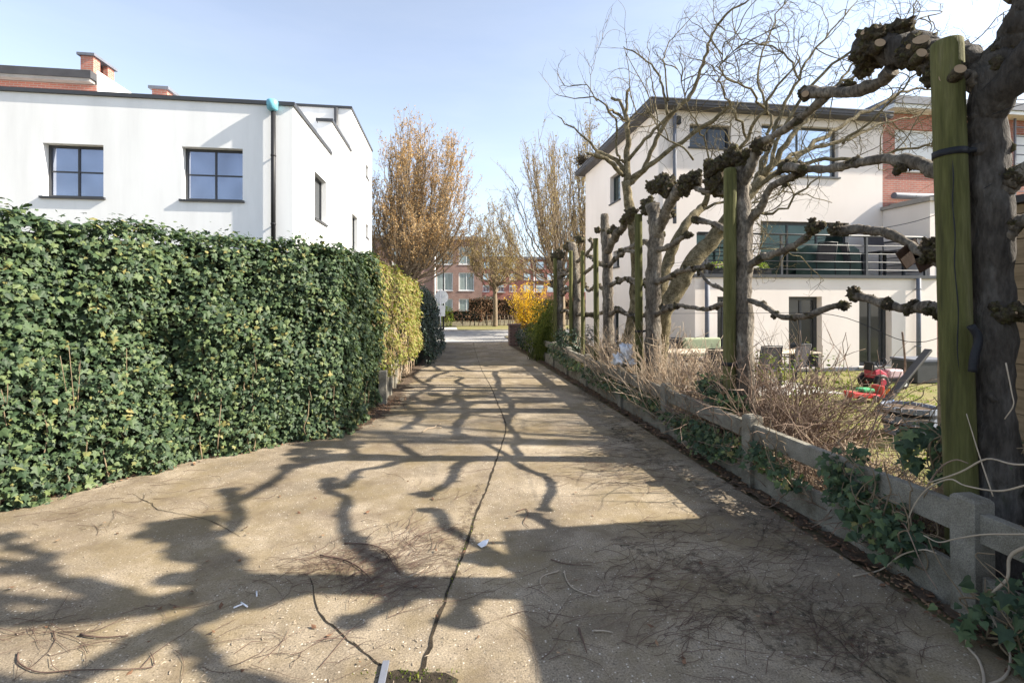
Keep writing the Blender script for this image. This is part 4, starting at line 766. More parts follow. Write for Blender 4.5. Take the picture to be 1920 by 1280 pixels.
for i, pp in enumerate(([(1050, 520), (1062, 510), (1070, 500)], [(1050, 545), (1064, 540), (1074, 548)], [(1050, 552), (1040, 540), (1034, 530)], [(1050, 585), (1062, 582), (1070, 590)])):
    arm(t6, A(pp, seed=i), [.06, .05, .045], 83 + i, 4, .08)
# the row goes on towards the viewer: the neighbour whose branches shade the foreground
t0 = dup(t2, (t2.location.x, t2.location.y - 5.3, 0), 0, 'pollarded tree just beyond the right edge, next to the garden shed')

# green stakes and their straps
GS = 'round green garden stakes tied to the pollarded trees'
def stake(label, bx, tx, ty, r, dx=-.17, base_px=None, strap=None):
    b = PX(bx, 700, TX + dx); t_ = PX(tx, ty, TX + dx); s_ = thing('tree_stake', label, 'stake', (b.x, b.y, 0), GS)
    P = [Vector((b.x, b.y, -.05)).lerp(t_, f) for f in np.linspace(0, .985, 12)] + [t_ - (t_ - b) * .004, t_]
    mb = MB(); mb.tube(P, [r] * 12 + [r * .97, r * .86], 20, 0, .03); mb.build('pole', 'stake', s_)
    if strap:
        f = strap; c = Vector((b.x, b.y, 0)).lerp(t_, f); d = (t_ - Vector((b.x, b.y, 0))).normalized()
        mb = MB(); mb.tube([c - d * .022, c, c + d * .022], [r + .008] * 3, 20, 0, .05); mb.tube([c + Vector((r * .3, -r * .9, 0)), c + Vector((r + .05, -r * .9, .012)), c + Vector((.2, -.06, .03))], [.02, .018, .018], 6); mb.build('strap', 'strap', s_)
    return s_
s1 = stake('thick split green stake tied with a black strap to the nearest tree', 1808, 1775, 78, .088, -.2, strap=.79)
b = PX(1820, 640, TX - .27); mb = MB(); mb.tube(smooth_path([b + Vector((0, 0, .10)), b + Vector((.03, -.02, .02)), b + Vector((0, -.02, -.10)), b + Vector((-.012, -.02, -.19))], 4), [.024] * 13, 7); mb.build('strap', 'strap', s1)
mb = MB(); mb.tube(smooth_path([PX(x_, y_, TX - .286) for x_, y_ in ((1786, 300), (1788, 340), (1786, 380), (1791, 440), (1790, 500), (1797, 580), (1795, 650), (1799, 700))], 3), [.0005] + [.003, .004, .0035] * 6 + [.003, .002, .0005], 5); mb.build('split', 'strap', s1)
stake('tall green stake with sunlit edge beside the second tree', 1367, 1369, 316, .073, strap=.33)
stake('dark green stake left of the forked third tree', 1199, 1197, 402, .066, strap=.4)
stake('slim green stake left of the fourth tree', 1119, 1117, 447, .06)
stake('sunlit yellow-green stake left of the fifth tree', 1071, 1070, 470, .052)
stake('thin green stake right of the fifth tree', 1093, 1092, 470, .048)
stake('green stake at the farthest tree', 1041, 1041, 484, .058)
# training wires between the trees
for i, (pts, lab) in enumerate((([(1860, 345), (1740, 408), (1600, 437), (1400, 470), (1230, 500)], 'thin wire strung between the trees at head height'),
                                ([(1830, 590), (1790, 620), (1700, 640), (1560, 590), (1400, 587), (1232, 588), (1140, 590)], 'thin slack wire strung between the trunks above the shrubs'),
                                ([(1860, 215), (1920, 195), (2000, 180)], 'thin wire running from the nearest trunk off to the right'))):
    P = smooth_path([PX(x, y, TX - .1) for x, y in pts], 6); mb = MB(); mb.tube(P, .0028, 4); tag(mb.build('training_wire', 'strap'), lab, 'wire', 'training wires of the espalier')

# ================================================================== TREES BEYOND THE LANE (bare, just budding)
def fan_tree(name, label, base, h, spread, fork, nl, tr, leafm, nleaf, seed, group, lean=(0, 0), bud=.10, sub=9, tw=4, leaffac=1.0, umax=1.0):
    rs = random.Random(seed); bx, by = base; r = thing(name, label, 'tree', (bx, by, 0), group)
    mb = MB(); mb.tube(smooth_path([(bx, by, 0), (bx + .02, by, fork * .4), (bx, by, fork), (bx + lean[0] * .2, by, fork * 1.25)], 5), np.linspace(tr * 1.15, tr * .75, 16), 12, 0, .12); mb.build('trunk', 'farbark', r)
    lm = MB(); cr = MB(); PL = []
    for k in range(nl):
        az = rs.uniform(0, 6.283); q = math.sqrt(rs.random()) * umax; z0 = fork * rs.uniform(.92, 1.25)
        zt = h * (1 - .60 * q ** 3.0) * rs.uniform(.9, 1.0); rad = spread * q * rs.uniform(.85, 1.05) * (.80 + .25 * math.sin(az * 2 + seed))
        e = Vector((bx + lean[0] + rad * math.cos(az), by + lean[1] + rad * math.sin(az), zt)); s_ = Vector((bx, by, z0))
        m1 = s_.lerp(e, .28) + Vector((math.cos(az), math.sin(az), 0)) * spread * q * .22; m2 = s_.lerp(e, .65) + Vector((math.cos(az), math.sin(az), 0)) * spread * q * .16
        P = smooth_path([s_, m1, m2, e], 5); P[1:] += np.array([[rs.gauss(0, .05) for _ in range(3)] for _ in range(len(P) - 1)])
        r0 = tr * rs.uniform(.15, .28); lm.tube(P, np.linspace(r0, .012, len(P)), 5)
        for j in range(sub):
            t = rs.uniform(.28, .98); i = min(int(t * (len(P) - 1)), len(P) - 2); p = Vector(P[i]); d = (Vector(P[i + 1]) - p).normalized()
            o = Vector((rs.gauss(0, 1), rs.gauss(0, 1), rs.gauss(.3, .5))).normalized(); dd = (d * 1.0 + o * .75 + Vector((0, 0, .45))).normalized()
            ln = h * .16 * rs.uniform(.5, 1.2) * (1.15 - t * .6); Q = [p]
            for _ in range(4): dd = (dd + Vector((rs.gauss(0, .14), rs.gauss(0, .14), .10 + rs.gauss(0, .1)))).normalized(); Q.append(Q[-1] + dd * ln / 4)
            cr.tube(Q, np.linspace(.016, .006, 5), 3, caps=False)
            for _ in range(tw):
                q0 = Q[rs.randint(1, 4)]; d2 = (dd + Vector((rs.gauss(0, .6), rs.gauss(0, .6), rs.gauss(.1, .4)))).normalized(); l2 = ln * rs.uniform(.25, .55); q1 = q0 + d2 * l2 * .5; q2 = q1 + (d2 + Vector((0, 0, .3))).normalized() * l2 * .5
                cr.tube([q0, q1, q2], [.008, .006, .004], 3, caps=False)
                for _ in range(nleaf):
                    f = rs.random(); c = (q0.lerp(q1, f * 2) if f < .5 else q1.lerp(q2, f * 2 - 1)); PL.append(c + Vector((rs.gauss(0, .05), rs.gauss(0, .05), rs.gauss(0, .05))))
    lm.build('limbs', 'farbark', r)
    if PL:
        P = np.array([tuple(p) for p in PL]); leaves(cr, P, RNG.normal(0, 1, P.shape), bud * RNG.uniform(.5, 1.3, len(P)), 'dia', 1, jit=1.5)
    cr.build('crown', ['twig', leafm], r); return r
GS2 = 'bare budding street trees'
p = W(766, 600, 29.0); fan_tree('street_tree', 'big street tree with copper-orange buds rising beside the white house', (p.x, p.y), 13.2, 4.5, 2.9, 84, .30, 'orange', 5, 3, GS2, lean=(.55, 0), bud=.105, sub=13, tw=6)
p = W(928, 613, 35.3); fan_tree('street_tree', 'slender pale-budded street tree standing alone on the grass verge across the street', (p.x, p.y), 9.6, 3.6, 2.6, 46, .17, 'bud', 4, 5, GS2, bud=.10, sub=11, tw=5)
p = W(1052, 600, 27.0); fan_tree('street_tree', 'bare grey tree with sparse yellow buds leaning left, left of the nest tree', (p.x, p.y), 11.8, 4.0, 2.7, 56, .22, 'bud', 2, 8, GS2, lean=(-.5, 0), bud=.09, sub=11, tw=5)
p = W(1104, 600, 29.5); fan_tree('street_tree', 'tall bare tree with a bird nest, behind the grey eave of the cream house', (p.x, p.y), 13.6, 2.8, 2.6, 46, .22, 'bud', 4, 9, GS2, bud=.10, sub=10, tw=5)
p = W(1092, 301, 28.2); mb = MB(); rs = random.Random(4)
for k in range(170):
    c = p + Vector((rs.gauss(0, .16), rs.gauss(0, .16), rs.gauss(0, .13))); d = Vector((rs.gauss(0, 1), rs.gauss(0, 1), rs.gauss(0, .5))).normalized() * .28; mb.tube([c - d, c, c + d], .014, 3)
mb.blob(p, .2, 3, 2, .4); tag(mb.build('bird_nest', 'darktwig'), 'dark round bird nest of twigs high in the tall bare tree', 'nest')
# beech hedge, wire fence, evergreen bits
bhp = [(W(835, 600, 37).x, 36.9), (W(902, 600, 37).x, 36.7)]
r = thing('beech_hedge', 'low clipped brown beech hedge in front of the brick apartments', 'hedge', (bhp[0][0], 36.9, 0)); mb = MB(); hedge_mass(mb, [(-14, 36.9), bhp[1]], .3, 1.25, .7, 2200, .12, 'dia', lump=.12, zb=[.35, .35]); mb.build('foliage', ['beech', 'core'], r)
r = thing('beech_hedge', 'taller clipped brown beech hedge behind the lone street tree', 'hedge', (bhp[1][0], 36.6, 0)); mb = MB(); hedge_mass(mb, [(W(881, 600, 37).x, 37.3), (16, 37.3)], .3, 2.12, .8, 6000, .12, 'dia', lump=.14, zb=[.42, .42]); mb.build('foliage', ['beech', 'core'], r)
st = MB()
for x in np.arange(W(881, 600, 37).x, 12, .33): st.tube([(x, 37.0, 0), (x + .05, 37.0, .4), (x + random.uniform(-.1, .1), 37.0, .8)], .035, 5)
st.build('stem', 'farbark', r)
fr = thing('wire_fence', 'low dark wire fence along the far verge below the beech hedges', 'fence', (-14, 36.3, 0)); mb = MB()
for z in (.35, .62, .9): mb.tube([(-14, 36.35, z), (0, 36.35, z), (14, 36.35, z)], .012, 4)
mb.build('wire', 'black', fr)
for x in np.arange(-14, 14, .9):
    mb = MB(); mb.beam((x, 36.35, 0), (x, 36.35, .95), .05, .05); mb.build('post', 'black', fr)
bs = thing('lime_shrub', 'small lime green shrub at the left end of the far wire fence', 'shrub', tuple(W(840, 612, 35.5))); c = W(838, 596, 35.2); bush(bs, 'foliage', (c.x, c.y, .75), .75, 700, .1, 'lime', scale=(.75, .7, 1.15)); mb = MB(); mb.tube([(c.x, c.y, 0), (c.x, c.y, .4), (c.x, c.y, .8)], .03, 5); mb.build('stem', 'twig', bs)
bs = thing('evergreen_shrub', 'small dark evergreen shrub behind the brown hedge at the apartments', 'shrub', tuple(W(912, 600, 41))); c = W(910, 560, 41); bush(bs, 'foliage', (c.x, c.y, 1.9), .9, 700, .14, 'dark_leaf', scale=(1.1, .8, .6)); mb = MB(); mb.tube([(c.x, c.y, 0), (c.x, c.y, .9), (c.x, c.y, 1.9)], .05, 5); mb.build('stem', 'twig', bs)
# round traffic sign seen from behind and the lamp post
p = W(828, 557, 24.0); sg = thing('road_sign', 'round grey road sign seen from behind above the dark hedge', 'road sign', (p.x, p.y, 0)); mb = MB(); mb.tube([(p.x, p.y - .012, p.z), (p.x, p.y, p.z), (p.x, p.y + .012, p.z)], .335, 28); mb.build('disc', 'sign_back', sg)
mb = MB(); mb.box((p.x - .17, p.y - .012, p.z - .95), (p.x + .17, p.y + .012, p.z - .42)); mb.build('plate', 'sign_back', sg); mb = MB(); mb.tube([(p.x - .06, p.y - .05, 0), (p.x - .06, p.y - .05, 1), (p.x - .06, p.y - .05, p.z + .42)], .03, 8); mb.build('pole', 'zinc', sg)
p = W(831.5, 600, 31.0); lp = thing('lamp_post', 'thin dark lamp post in front of the brick apartments', 'lamp post', (p.x, p.y, 0)); mb = MB(); z = W(831, 487, 31).z; mb.tube([(p.x, p.y, 0), (p.x, p.y, 2.5), (p.x, p.y, z)], [.06, .045, .035], 8); mb.build('pole', 'black', lp); mb = MB(); mb.box((p.x - .1, p.y - .3, z), (p.x + .1, p.y + .08, z + .09)); mb.build('lamp_head', 'black', lp)
c0, c1 = W(840, 449, 30.5), W(1010, 470, 30.5); mb = MB(); P = [c0.lerp(c1, t) - Vector((0, 0, .3 * math.sin(math.pi * t))) for t in np.linspace(-.6, 1.6, 24)]; mb.tube(P, .012, 4); tag(mb.build('overhead_cable', 'black'), 'thin dark cable spanning the street between the trees', 'cable')

# ================================================================== BUSHES AT THE LANE END
fo = thing('forsythia_bush', 'bright yellow flowering bush above the brick pillar', 'bush', tuple(G(985, 634)))
def sprays(mb, mbl, base, tips, r0, seed, n=30, spread=.10, side=True):
    rs = random.Random(seed)
    for tp in tips:
        b = Vector(base) + Vector((rs.gauss(0, .25), rs.gauss(0, .25), 0)); b.z = 0; tp = Vector(tp); m_ = b.lerp(tp, .5) + Vector((rs.gauss(0, .12), rs.gauss(0, .12), .1)); P = smooth_path([b, m_, tp], 5); mb.tube(P, np.linspace(r0, .003, len(P)), 4)
        for _ in range(n):
            t = rs.uniform(.25, 1); i = min(int(t * (len(P) - 1)), len(P) - 2); q = Vector(P[i]).lerp(Vector(P[i + 1]), rs.random()); mbl.append(q + Vector((rs.gauss(0, spread), rs.gauss(0, spread), rs.gauss(0, spread))))
PL = []; mb = MB(); rs = random.Random(21)
tips = []
for k in range(120):
    x = rs.gauss(990, 16); y = rs.uniform(535, 600) if rs.random() < .9 else rs.uniform(522, 540); tips.append(W(x, y + abs(x - 992) * .55, rs.uniform(23.2, 25.2)))
tips += [W(961, 523, 24), W(962, 535, 24), W(965, 545, 24), W(1030, 520, 24.6), W(1027, 530, 24.6), W(1022, 540, 24.5)] * 2
sprays(mb, PL, W(990, 642, 24.2), tips, .012, 3, 60, .07); mb.build('stem', 'twig', fo)
mb = MB(); P = np.array([tuple(p) for p in PL]); leaves(mb, P, RNG.normal(0, 1, P.shape), .075 * RNG.uniform(.6, 1.4, len(P)), 'dia', jit=1.5); mb.build('blossom', 'forsythia', fo)
gb = thing('broom_bush', 'fine feathery green bush in front of the farthest pollarded tree', 'bush', tuple(G(1022, 665))); PL = []; mb = MB(); tips = [W(rs.gauss(1020, 17), rs.uniform(545, 640), rs.uniform(14.8, 16.6)) for _ in range(150)]
sprays(mb, PL, W(1020, 660, 15.7), tips, .009, 5, 60, .07); mb.build('stem', 'broom', gb); mb = MB(); P = np.array([tuple(p) for p in PL]); leaves(mb, P, RNG.normal(0, 1, P.shape), .05 * RNG.uniform(.6, 1.4, len(P)), 'dia', jit=1.5); mb.build('foliage', 'broom', gb)
def leafbush(name, label, cat, px, py, d, r, n, size, leafm, scale=(1, 1, 1), shape='dia', zc=None):
    c = W(px, py, d); q = thing(name, label, cat, (c.x, c.y, 0)); bush(q, 'foliage', (c.x, c.y, c.z if zc is None else zc), r, n, size, leafm, shape, scale=scale, zmin=.02); mb = MB()
    for k in range(6): mb.tube([(c.x + random.uniform(-.1, .1), c.y + random.uniform(-.1, .1), 0), (c.x + random.uniform(-.2, .2) * r, c.y + random.uniform(-.2, .2), c.z * .5), (c.x + random.uniform(-.6, .6) * r, c.y + random.uniform(-.4, .4) * r, c.z)], .01, 4)
    mb.build('stem', 'twig', q); return q
leafbush('laurel_bush', 'glossy green bush beside the brick pillar spilling over the fence', 'bush', 990, 632, 18.6, .62, 1500, .08, 'dark_leaf', (.8, 1.6, .9))
leafbush('low_bush', 'low mid-green bush at the fence under the forsythia', 'bush', 1003, 622, 17.8, .45, 1100, .06, 'broom', (.8, 1.4, .9))
leafbush('laurel_bush', 'dark evergreen bush at the foot of the fifth pollarded tree', 'bush', 1066, 640, 13.2, .42, 1200, .07, 'dark_leaf', (.9, 1.6, 1.0))
leafbush('box_ball', 'small round dark shrub beside the cream house wall', 'shrub', 1100, 627, 15.0, .36, 700, .05, 'dark_leaf', (1, 1, .9))
# ivy over the fence
def ivy_patch(label, spots, n, size, seed):
    """leaves and runners over a stretch of the fence: spots = (y, z, ry, rz, x offset)"""
    rs = random.Random(seed); y0 = spots[0][0]; q = thing('ivy_clump', label, 'ivy', (FX, y0, 0), 'ivy clumps on the concrete fence'); P = []; Nn = []
    wt = [s[2] * s[3] for s in spots]
    for _ in range(n):
        y, z, ry, rz, xo = rs.choices(spots, wt)[0]; a = rs.uniform(0, 6.28); k = math.sqrt(rs.random()); zz = z + rz * k * math.sin(a); yy = y + ry * k * math.cos(a)
        xx = FX - .05 + xo + rs.gauss(0, .07) - .10 * (1 - k) * rs.random() + (.03 if zz > .7 else 0)
        if zz < .015: continue
        P.append((xx, yy, zz)); Nn.append((-1 + rs.gauss(0, .35), rs.gauss(-.25, .45), .75 + rs.gauss(0, .35)))
    mb = MB(); leaves(mb, P, Nn, size * np.array([rs.uniform(.45, 1.3) for _ in P]), 'ivy', jit=.6); mb.build('foliage', 'ivy', q)
    mb = MB()
    for k in range(22):
        y, z, ry, rz, xo = rs.choice(spots); p0 = (FX - .06 + xo, y + rs.uniform(-ry, ry) * .6, max(.03, z - rz * .9)); pts = [p0]
        for _ in range(6): pts.append((pts[-1][0] + rs.gauss(0, .025), pts[-1][1] + rs.gauss(0, .07), max(.03, pts[-1][2] + rs.uniform(-.02, .14))))
        mb.tube(smooth_path(pts, 3), np.linspace(.007, .003, 19), 4)
    mb.build('stem', 'twig', q); return q
ivy_patch('dark ivy clump hanging over the rail next to the nearest fence post', [(3.32, .60, .24, .17, 0), (3.1, .40, .26, .16, -.02), (3.0, .25, .2, .14, -.05), (3.3, .40, .2, .14, -.02), (2.85, .36, .15, .08, 0)], 430, .07, 1)
ivy_patch('dark ivy at the bottom right corner, in front of the nearest post', [(1.95, .25, .4, .2, -.12), (1.7, .5, .45, .3, -.05), (2.2, .12, .25, .1, -.16), (1.6, .15, .4, .13, -.2)], 420, .078, 2)
ivy_patch('ivy mound behind the rail at the foot of the second tree', [(5.5, .82, .3, .13, .22), (5.3, .72, .3, .12, .18), (5.75, .86, .22, .13, .24)], 620, .066, 3)
ivy_patch('dark ivy hanging in the gap below the rail between the second and third posts', [(5.0, .34, .35, .10, -.03), (5.7, .34, .6, .10, -.02), (5.3, .22, .6, .10, -.07), (6.1, .30, .3, .10, -.03)], 620, .064, 33)
ivy_patch('ivy sprigs in the gap below the rail left of the clump by the nearest post', [(4.25, .40, .25, .08, 0), (3.95, .30, .2, .09, -.04), (4.4, .36, .12, .12, -.03)], 190, .066, 4)
ivy_patch('sunlit ivy in the gap below the rail past the third post', [(7.4, .36, .7, .10, -.01), (7.0, .34, .5, .12, .02), (8.0, .36, .3, .12, 0)], 480, .066, 5)
ivy_patch('far ivy carpet trailing along the low fence by the pale shrubs', [(9.2, .34, .8, .12, -.01), (10.0, .34, .6, .12, -.02)], 560, .07, 6)
ivy_patch('farthest ivy mound on the low fence, beyond the pale shrubs', [(11.5, .36, .7, .15, -.02), (12.4, .42, .7, .2, 0), (13.6, .48, .6, .24, .02)], 720, .07, 66)
ivy_patch('small ivy tuft behind the nearest green stake', [(3.0, .85, .3, .18, .35), (2.7, .8, .3, .2, .5)], 200, .085, 7)

# ================================================================== DRY SHRUBS behind the fence
def dry_shrub(name, label, cx, cy, rx, ry, h, n, mat, seed, tangle=0.0, rad=.006, lean=(0, 0), side=3):
    rs = random.Random(seed); q = thing(name, label, 'shrub', (cx, cy, 0), None); st = MB(); tw = MB()
    for k in range(n):
        a = rs.uniform(0, 6.28); kk = math.sqrt(rs.random()); b = Vector((cx + rx * kk * math.cos(a), cy + ry * kk * math.sin(a), 0)); L_ = h * rs.uniform(.45, 1.1); d = Vector((rs.gauss(0, .22) + .25 * kk * math.cos(a) + lean[0], rs.gauss(0, .22) + .25 * kk * math.sin(a) + lean[1], 1)).normalized(); P = [b]
        m_ = 6
        for i in range(m_):
            d = (d + Vector((rs.gauss(0, .10 + tangle), rs.gauss(0, .10 + tangle), rs.gauss(0, .06 + tangle * .8) - tangle * .28 * i / m_))).normalized(); nx = P[-1] + d * L_ / m_
            if nx.z < .03: nx.z = .03
            P.append(nx)
        if n <= 30: st = MB(); tw = st
        r0 = rad * rs.uniform(.6, 1.4); st.tube(smooth_path(P, 2), np.linspace(r0, r0 * .45, 2 * m_ + 1), 5)
        for j in range(side):
            i = rs.randint(2, m_); p = P[i]; dd = (d + Vector((rs.gauss(0, .7), rs.gauss(0, .7), rs.gauss(.2, .5)))).normalized(); l2 = h * rs.uniform(.08, .28); p1 = p + dd * l2 * .5; p2 = p1 + (dd + Vector((rs.gauss(0, .3), rs.gauss(0, .3), rs.gauss(.1, .3)))).normalized() * l2 * .5
            tw.tube([p, p1, p2], [r0 * .5, r0 * .4, r0 * .3], 4)
        if n <= 30: st.build('stem', mat, q)
    if n > 30:
        st.V += []; base_ = st.n; st.V += tw.V; st.Fc += [(f + base_, a_, s_) for f, a_, s_ in tw.Fc]; st.n += tw.n; st.build('crown', mat, q)
    return q
dry_shrub('dry_shrub', 'bleached dry shrub holding the white plastic bag, left of the third tree', 3.55, 9.0, .4, 1.15, 1.4, 300, 'pale_stem', 1, .06, .0085)
dry_shrub('dry_shrub', 'bleached dry shrub of upright stems between the second and third trees', 3.62, 6.95, .38, .95, 1.25, 420, 'pale_stem', 2, .09, .0075, (.02, -.03))
dry_shrub('bramble_thicket', 'tangled brown bramble thicket right of the second tree', 4.0, 5.35, .55, .72, 1.5, 520, 'brown_stem', 3, .30, .0060, (0, 0), 4)
dry_shrub('bramble_thicket', 'low dark tangle of brush filling the fence gaps behind the rail', 3.5, 4.3, .22, 1.6, .62, 420, 'brown_stem', 31, .34, .0055, (0, 0), 3)
dry_shrub('bramble_thicket', 'pale tangled brush pile behind the rail near the nearest tree', 3.95, 4.15, .45, .75, .6, 520, 'pale_stem', 4, .32, .0052, (0, 0), 4)
dry_shrub('dry_shrub', 'few tall dark bare canes in front of the red toy', 3.8, 4.75, .4, .7, 1.35, 26, 'brown_stem', 5, .04, .011, (-.12, .06), 2)
leafbush('shrub', 'loose shrub with a few green leaves among the brown brambles', 'shrub', 1520, 700, 6.3, .45, 130, .055, 'broom', (1, 1, .8))
leafbush('shrub', 'sparse leafy green shrub behind the trunk of the second tree', 'shrub', 1440, 690, 8.0, .4, 220, .06, 'broom', (1, 1, .7))
dry_shrub('dry_shrub', 'thin bare whips against the cream wall beside the garden door', 8.2, 10.6, .3, .3, 1.9, 9, 'twig', 8, .05, .006)

# ================================================================== CROOKED GARDEN TREES
def branch(mb, pts, rad, n=7, mi=0, wob=.2, k=5, jag=0.0, seed=0):
    P = smooth_path(pts, k); rs = random.Random(seed)
    if jag: P[1:-1] += np.array([[rs.gauss(0, jag) for _ in range(3)] for _ in range(len(P) - 2)])
    mb.tube(P, np.interp(np.linspace(0, 1, len(P)), np.linspace(0, 1, len(rad)), rad), n, mi, wob); return P
def curly(mb, p, d, ln, r, rs, depth, curl=.5, grav=0.0, ntw=3):
    """a twisting twig that keeps turning, with shorter twigs off it"""
    m_ = 9; P = [Vector(p)]; d = Vector(d).normalized(); ax = Vector((rs.gauss(0, 1), rs.gauss(0, 1), rs.gauss(0, 1))).normalized(); sg_ = 1
    for i in range(m_):
        if rs.random() < .35: sg_ = -sg_; ax = (ax + Vector((rs.gauss(0, .6), rs.gauss(0, .6), rs.gauss(0, .6)))).normalized()
        d = (d + ax.cross(d) * curl * sg_ * rs.uniform(.4, 1.2) + Vector((0, 0, grav))).normalized(); P.append(P[-1] + d * ln / m_)
    mb.tube(P, np.linspace(r, r * .45, m_ + 1), 5 if r > .008 else 3, caps=False)
    if depth > 0:
        for _ in range(ntw):
            i = rs.randint(2, m_); dd = (P[i] - P[i - 1]).normalized() + Vector((rs.gauss(0, .6), rs.gauss(0, .6), rs.gauss(.05, .6))); curly(mb, P[i], dd, ln * rs.uniform(.35, .7), r * .55, rs, depth - 1, curl, grav, ntw)
    return P
D1 = 10.2
def wp(pts, d, dd=0.0, seed=0):
    rs = random.Random(seed); return [W(x, y, d + dd * i / max(1, len(pts) - 1) + (rs.gauss(0, .05) if i else 0)) for i, (x, y) in enumerate(pts)]
ta = thing('crooked_tree', 'mossy crooked small tree with upward limbs, behind the third tree against the cream house', 'tree', tuple(W(1176, 565 + 1710 / D1, D1)))
mb = MB(); branch(mb, wp([(1172, 732), (1174, 670), (1180, 640), (1188, 590), (1192, 520), (1190, 450), (1181, 395), (1174, 340)], D1), [.20, .19, .16, .13, .11, .105, .10, .095], 14, wob=.35); mb.blob(W(1172, 655, D1 - .05), .2, 3, 3, .5); mb.build('trunk', 'willow', ta)
rs = random.Random(77)
for i, (pts, rad, dd) in enumerate(((
        [(1174, 345), (1176, 290), (1177, 245), (1174, 205), (1179, 168)], [.085, .065, .055, .035, .03], .0), ([(1178, 238), (1165, 195), (1146, 184)], [.04, .035, .028], .3), ([(1176, 232), (1158, 212), (1139, 204)], [.035, .03, .025], -.3),
        ([(1172, 330), (1155, 300), (1120, 282), (1085, 248), (1045, 218)], [.05, .045, .035, .018, .01], .4), ([(1170, 330), (1135, 297), (1118, 293), (1101, 288)], [.05, .045, .038, .03], -.4), ([(1170, 305), (1157, 285), (1156, 235), (1140, 205), (1118, 185), (1075, 185), (1040, 175)], [.03, .026, .024, .02, .015, .01, .006], .5),
        ([(1180, 345), (1205, 320), (1232, 260), (1265, 208), (1295, 180), (1318, 120), (1335, 65), (1365, 25), (1420, -8)], [.06, .05, .045, .042, .04, .032, .026, .022, .016], -.6), ([(1178, 300), (1210, 262), (1250, 220), (1270, 205)], [.04, .036, .03, .028], -.5), ([(1182, 338), (1225, 305), (1290, 258), (1340, 222), (1376, 192)], [.06, .05, .045, .04, .03], -.9),
        ([(1252, 216), (1243, 165), (1232, 135), (1200, 105), (1169, 88)], [.03, .025, .022, .018, .012], .3), ([(1253, 190), (1247, 130), (1245, 102), (1262, 70), (1310, 20)], [.02, .016, .012, .009, .006], .2), ([(1235, 250), (1228, 180), (1218, 130), (1214, 80)], [.018, .014, .01, .006], .5), ([(1120, 190), (1100, 160), (1060, 160), (1040, 130)], [.012, .01, .007, .004], .2), ([(1107, 195), (1108, 150), (1114, 110), (1130, 75)], [.008, .006, .005, .003], .1))):
    mb = MB(); P = branch(mb, wp(pts, D1, dd, i), rad, 8, wob=.25, jag=.012, seed=i)
    for _ in range(7 if len(pts) > 3 else 3):
        j = rs.randint(len(P) // 3, len(P) - 1); dv = Vector(P[j] - P[j - 1]).normalized() + Vector((rs.gauss(0, .7), rs.gauss(0, .5), rs.gauss(.5, .5))); curly(mb, P[j], dv, rs.uniform(.3, .9), .006, rs, 1, .3, .03, 2)
    mb.build('branch', 'willow', ta)
DW = 9.3
tb = thing('corkscrew_willow', 'curly-twigged willow with two leaning mossy trunks behind the pollarded trees', 'tree', tuple(W(1232, 565 + 1710 / DW, DW)))
mb = MB(); branch(mb, wp([(1228, 750), (1236, 660), (1244, 590), (1268, 545), (1300, 490), (1340, 445), (1385, 385), (1430, 335)], DW, -.5, 2), [.19, .17, .16, .16, .15, .14, .11, .09], 14, wob=.2); mb.build('trunk', 'willow', tb)
mb = MB(); branch(mb, wp([(1236, 640), (1238, 560), (1252, 490), (1280, 430), (1305, 400), (1320, 385)], DW, .6, 3), [.12, .12, .11, .09, .085, .085], 12, wob=.3); mb.build('trunk', 'willow', tb)
main = ([(1430, 335), (1475, 270), (1520, 215), (1560, 170), (1610, 110)], [(1430, 335), (1490, 300), (1560, 245), (1630, 205), (1700, 170), (1760, 165)], [(1440, 320), (1500, 285), (1580, 265), (1660, 230), (1740, 215)], [(1395, 375), (1450, 330), (1530, 300), (1610, 300), (1700, 275), (1790, 280)],
        [(1410, 355), (1440, 290), (1440, 220), (1420, 150), (1445, 60), (1480, -20)], [(1420, 340), (1450, 250), (1490, 160), (1530, 90), (1600, 10)], [(1320, 385), (1345, 330), (1400, 260), (1440, 190), (1500, 110)], [(1320, 390), (1360, 380), (1420, 380), (1480, 360), (1560, 380)],
        [(1345, 440), (1400, 405), (1460, 390), (1540, 330)], [(1318, 388), (1330, 330), (1320, 260), (1290, 200), (1270, 130)], [(1400, 260), (1370, 200), (1350, 150), (1355, 90)], [(1440, 215), (1395, 165), (1350, 130), (1400, 70)], [(1500, 150), (1470, 100), (1400, 75), (1350, 50)], [(1560, 170), (1640, 120), (1700, 60), (1720, 0)], [(1430, 335), (1480, 220), (1560, 120), (1660, 60), (1740, 30)], [(1300, 300), (1240, 250), (1215, 210), (1180, 230)], [(1580, 270), (1660, 200), (1740, 120), (1790, 110)], [(1330, 500), (1390, 490), (1440, 470), (1500, 480)])
rs = random.Random(5)
for i, pts in enumerate(main):
    r0 = (.065, .06, .05, .05, .04, .045, .055, .03, .045, .025, .025, .025, .022, .03, .04, .018, .025, .02)[i]; mb = MB(); dd = rs.uniform(-1.6, 1.6)
    P = branch(mb, wp(pts, DW - .4, dd, i + 50), [r0, r0 * .8, r0 * .6, r0 * .42, r0 * .25], 7, wob=.15, jag=.025, seed=i + 9)
    for _ in range(13):
        j = rs.randint(max(1, len(P) // 4), len(P) - 1); dv = Vector(P[j] - P[j - 1]).normalized() * .8 + Vector((rs.gauss(.1, .6), rs.gauss(0, .6), rs.gauss(.1, .75))); curly(mb, P[j], dv, rs.uniform(.5, 1.25), rs.uniform(.006, .012), rs, 2, .42, -.01, 3)
    mb.build('branch', 'willow', tb)
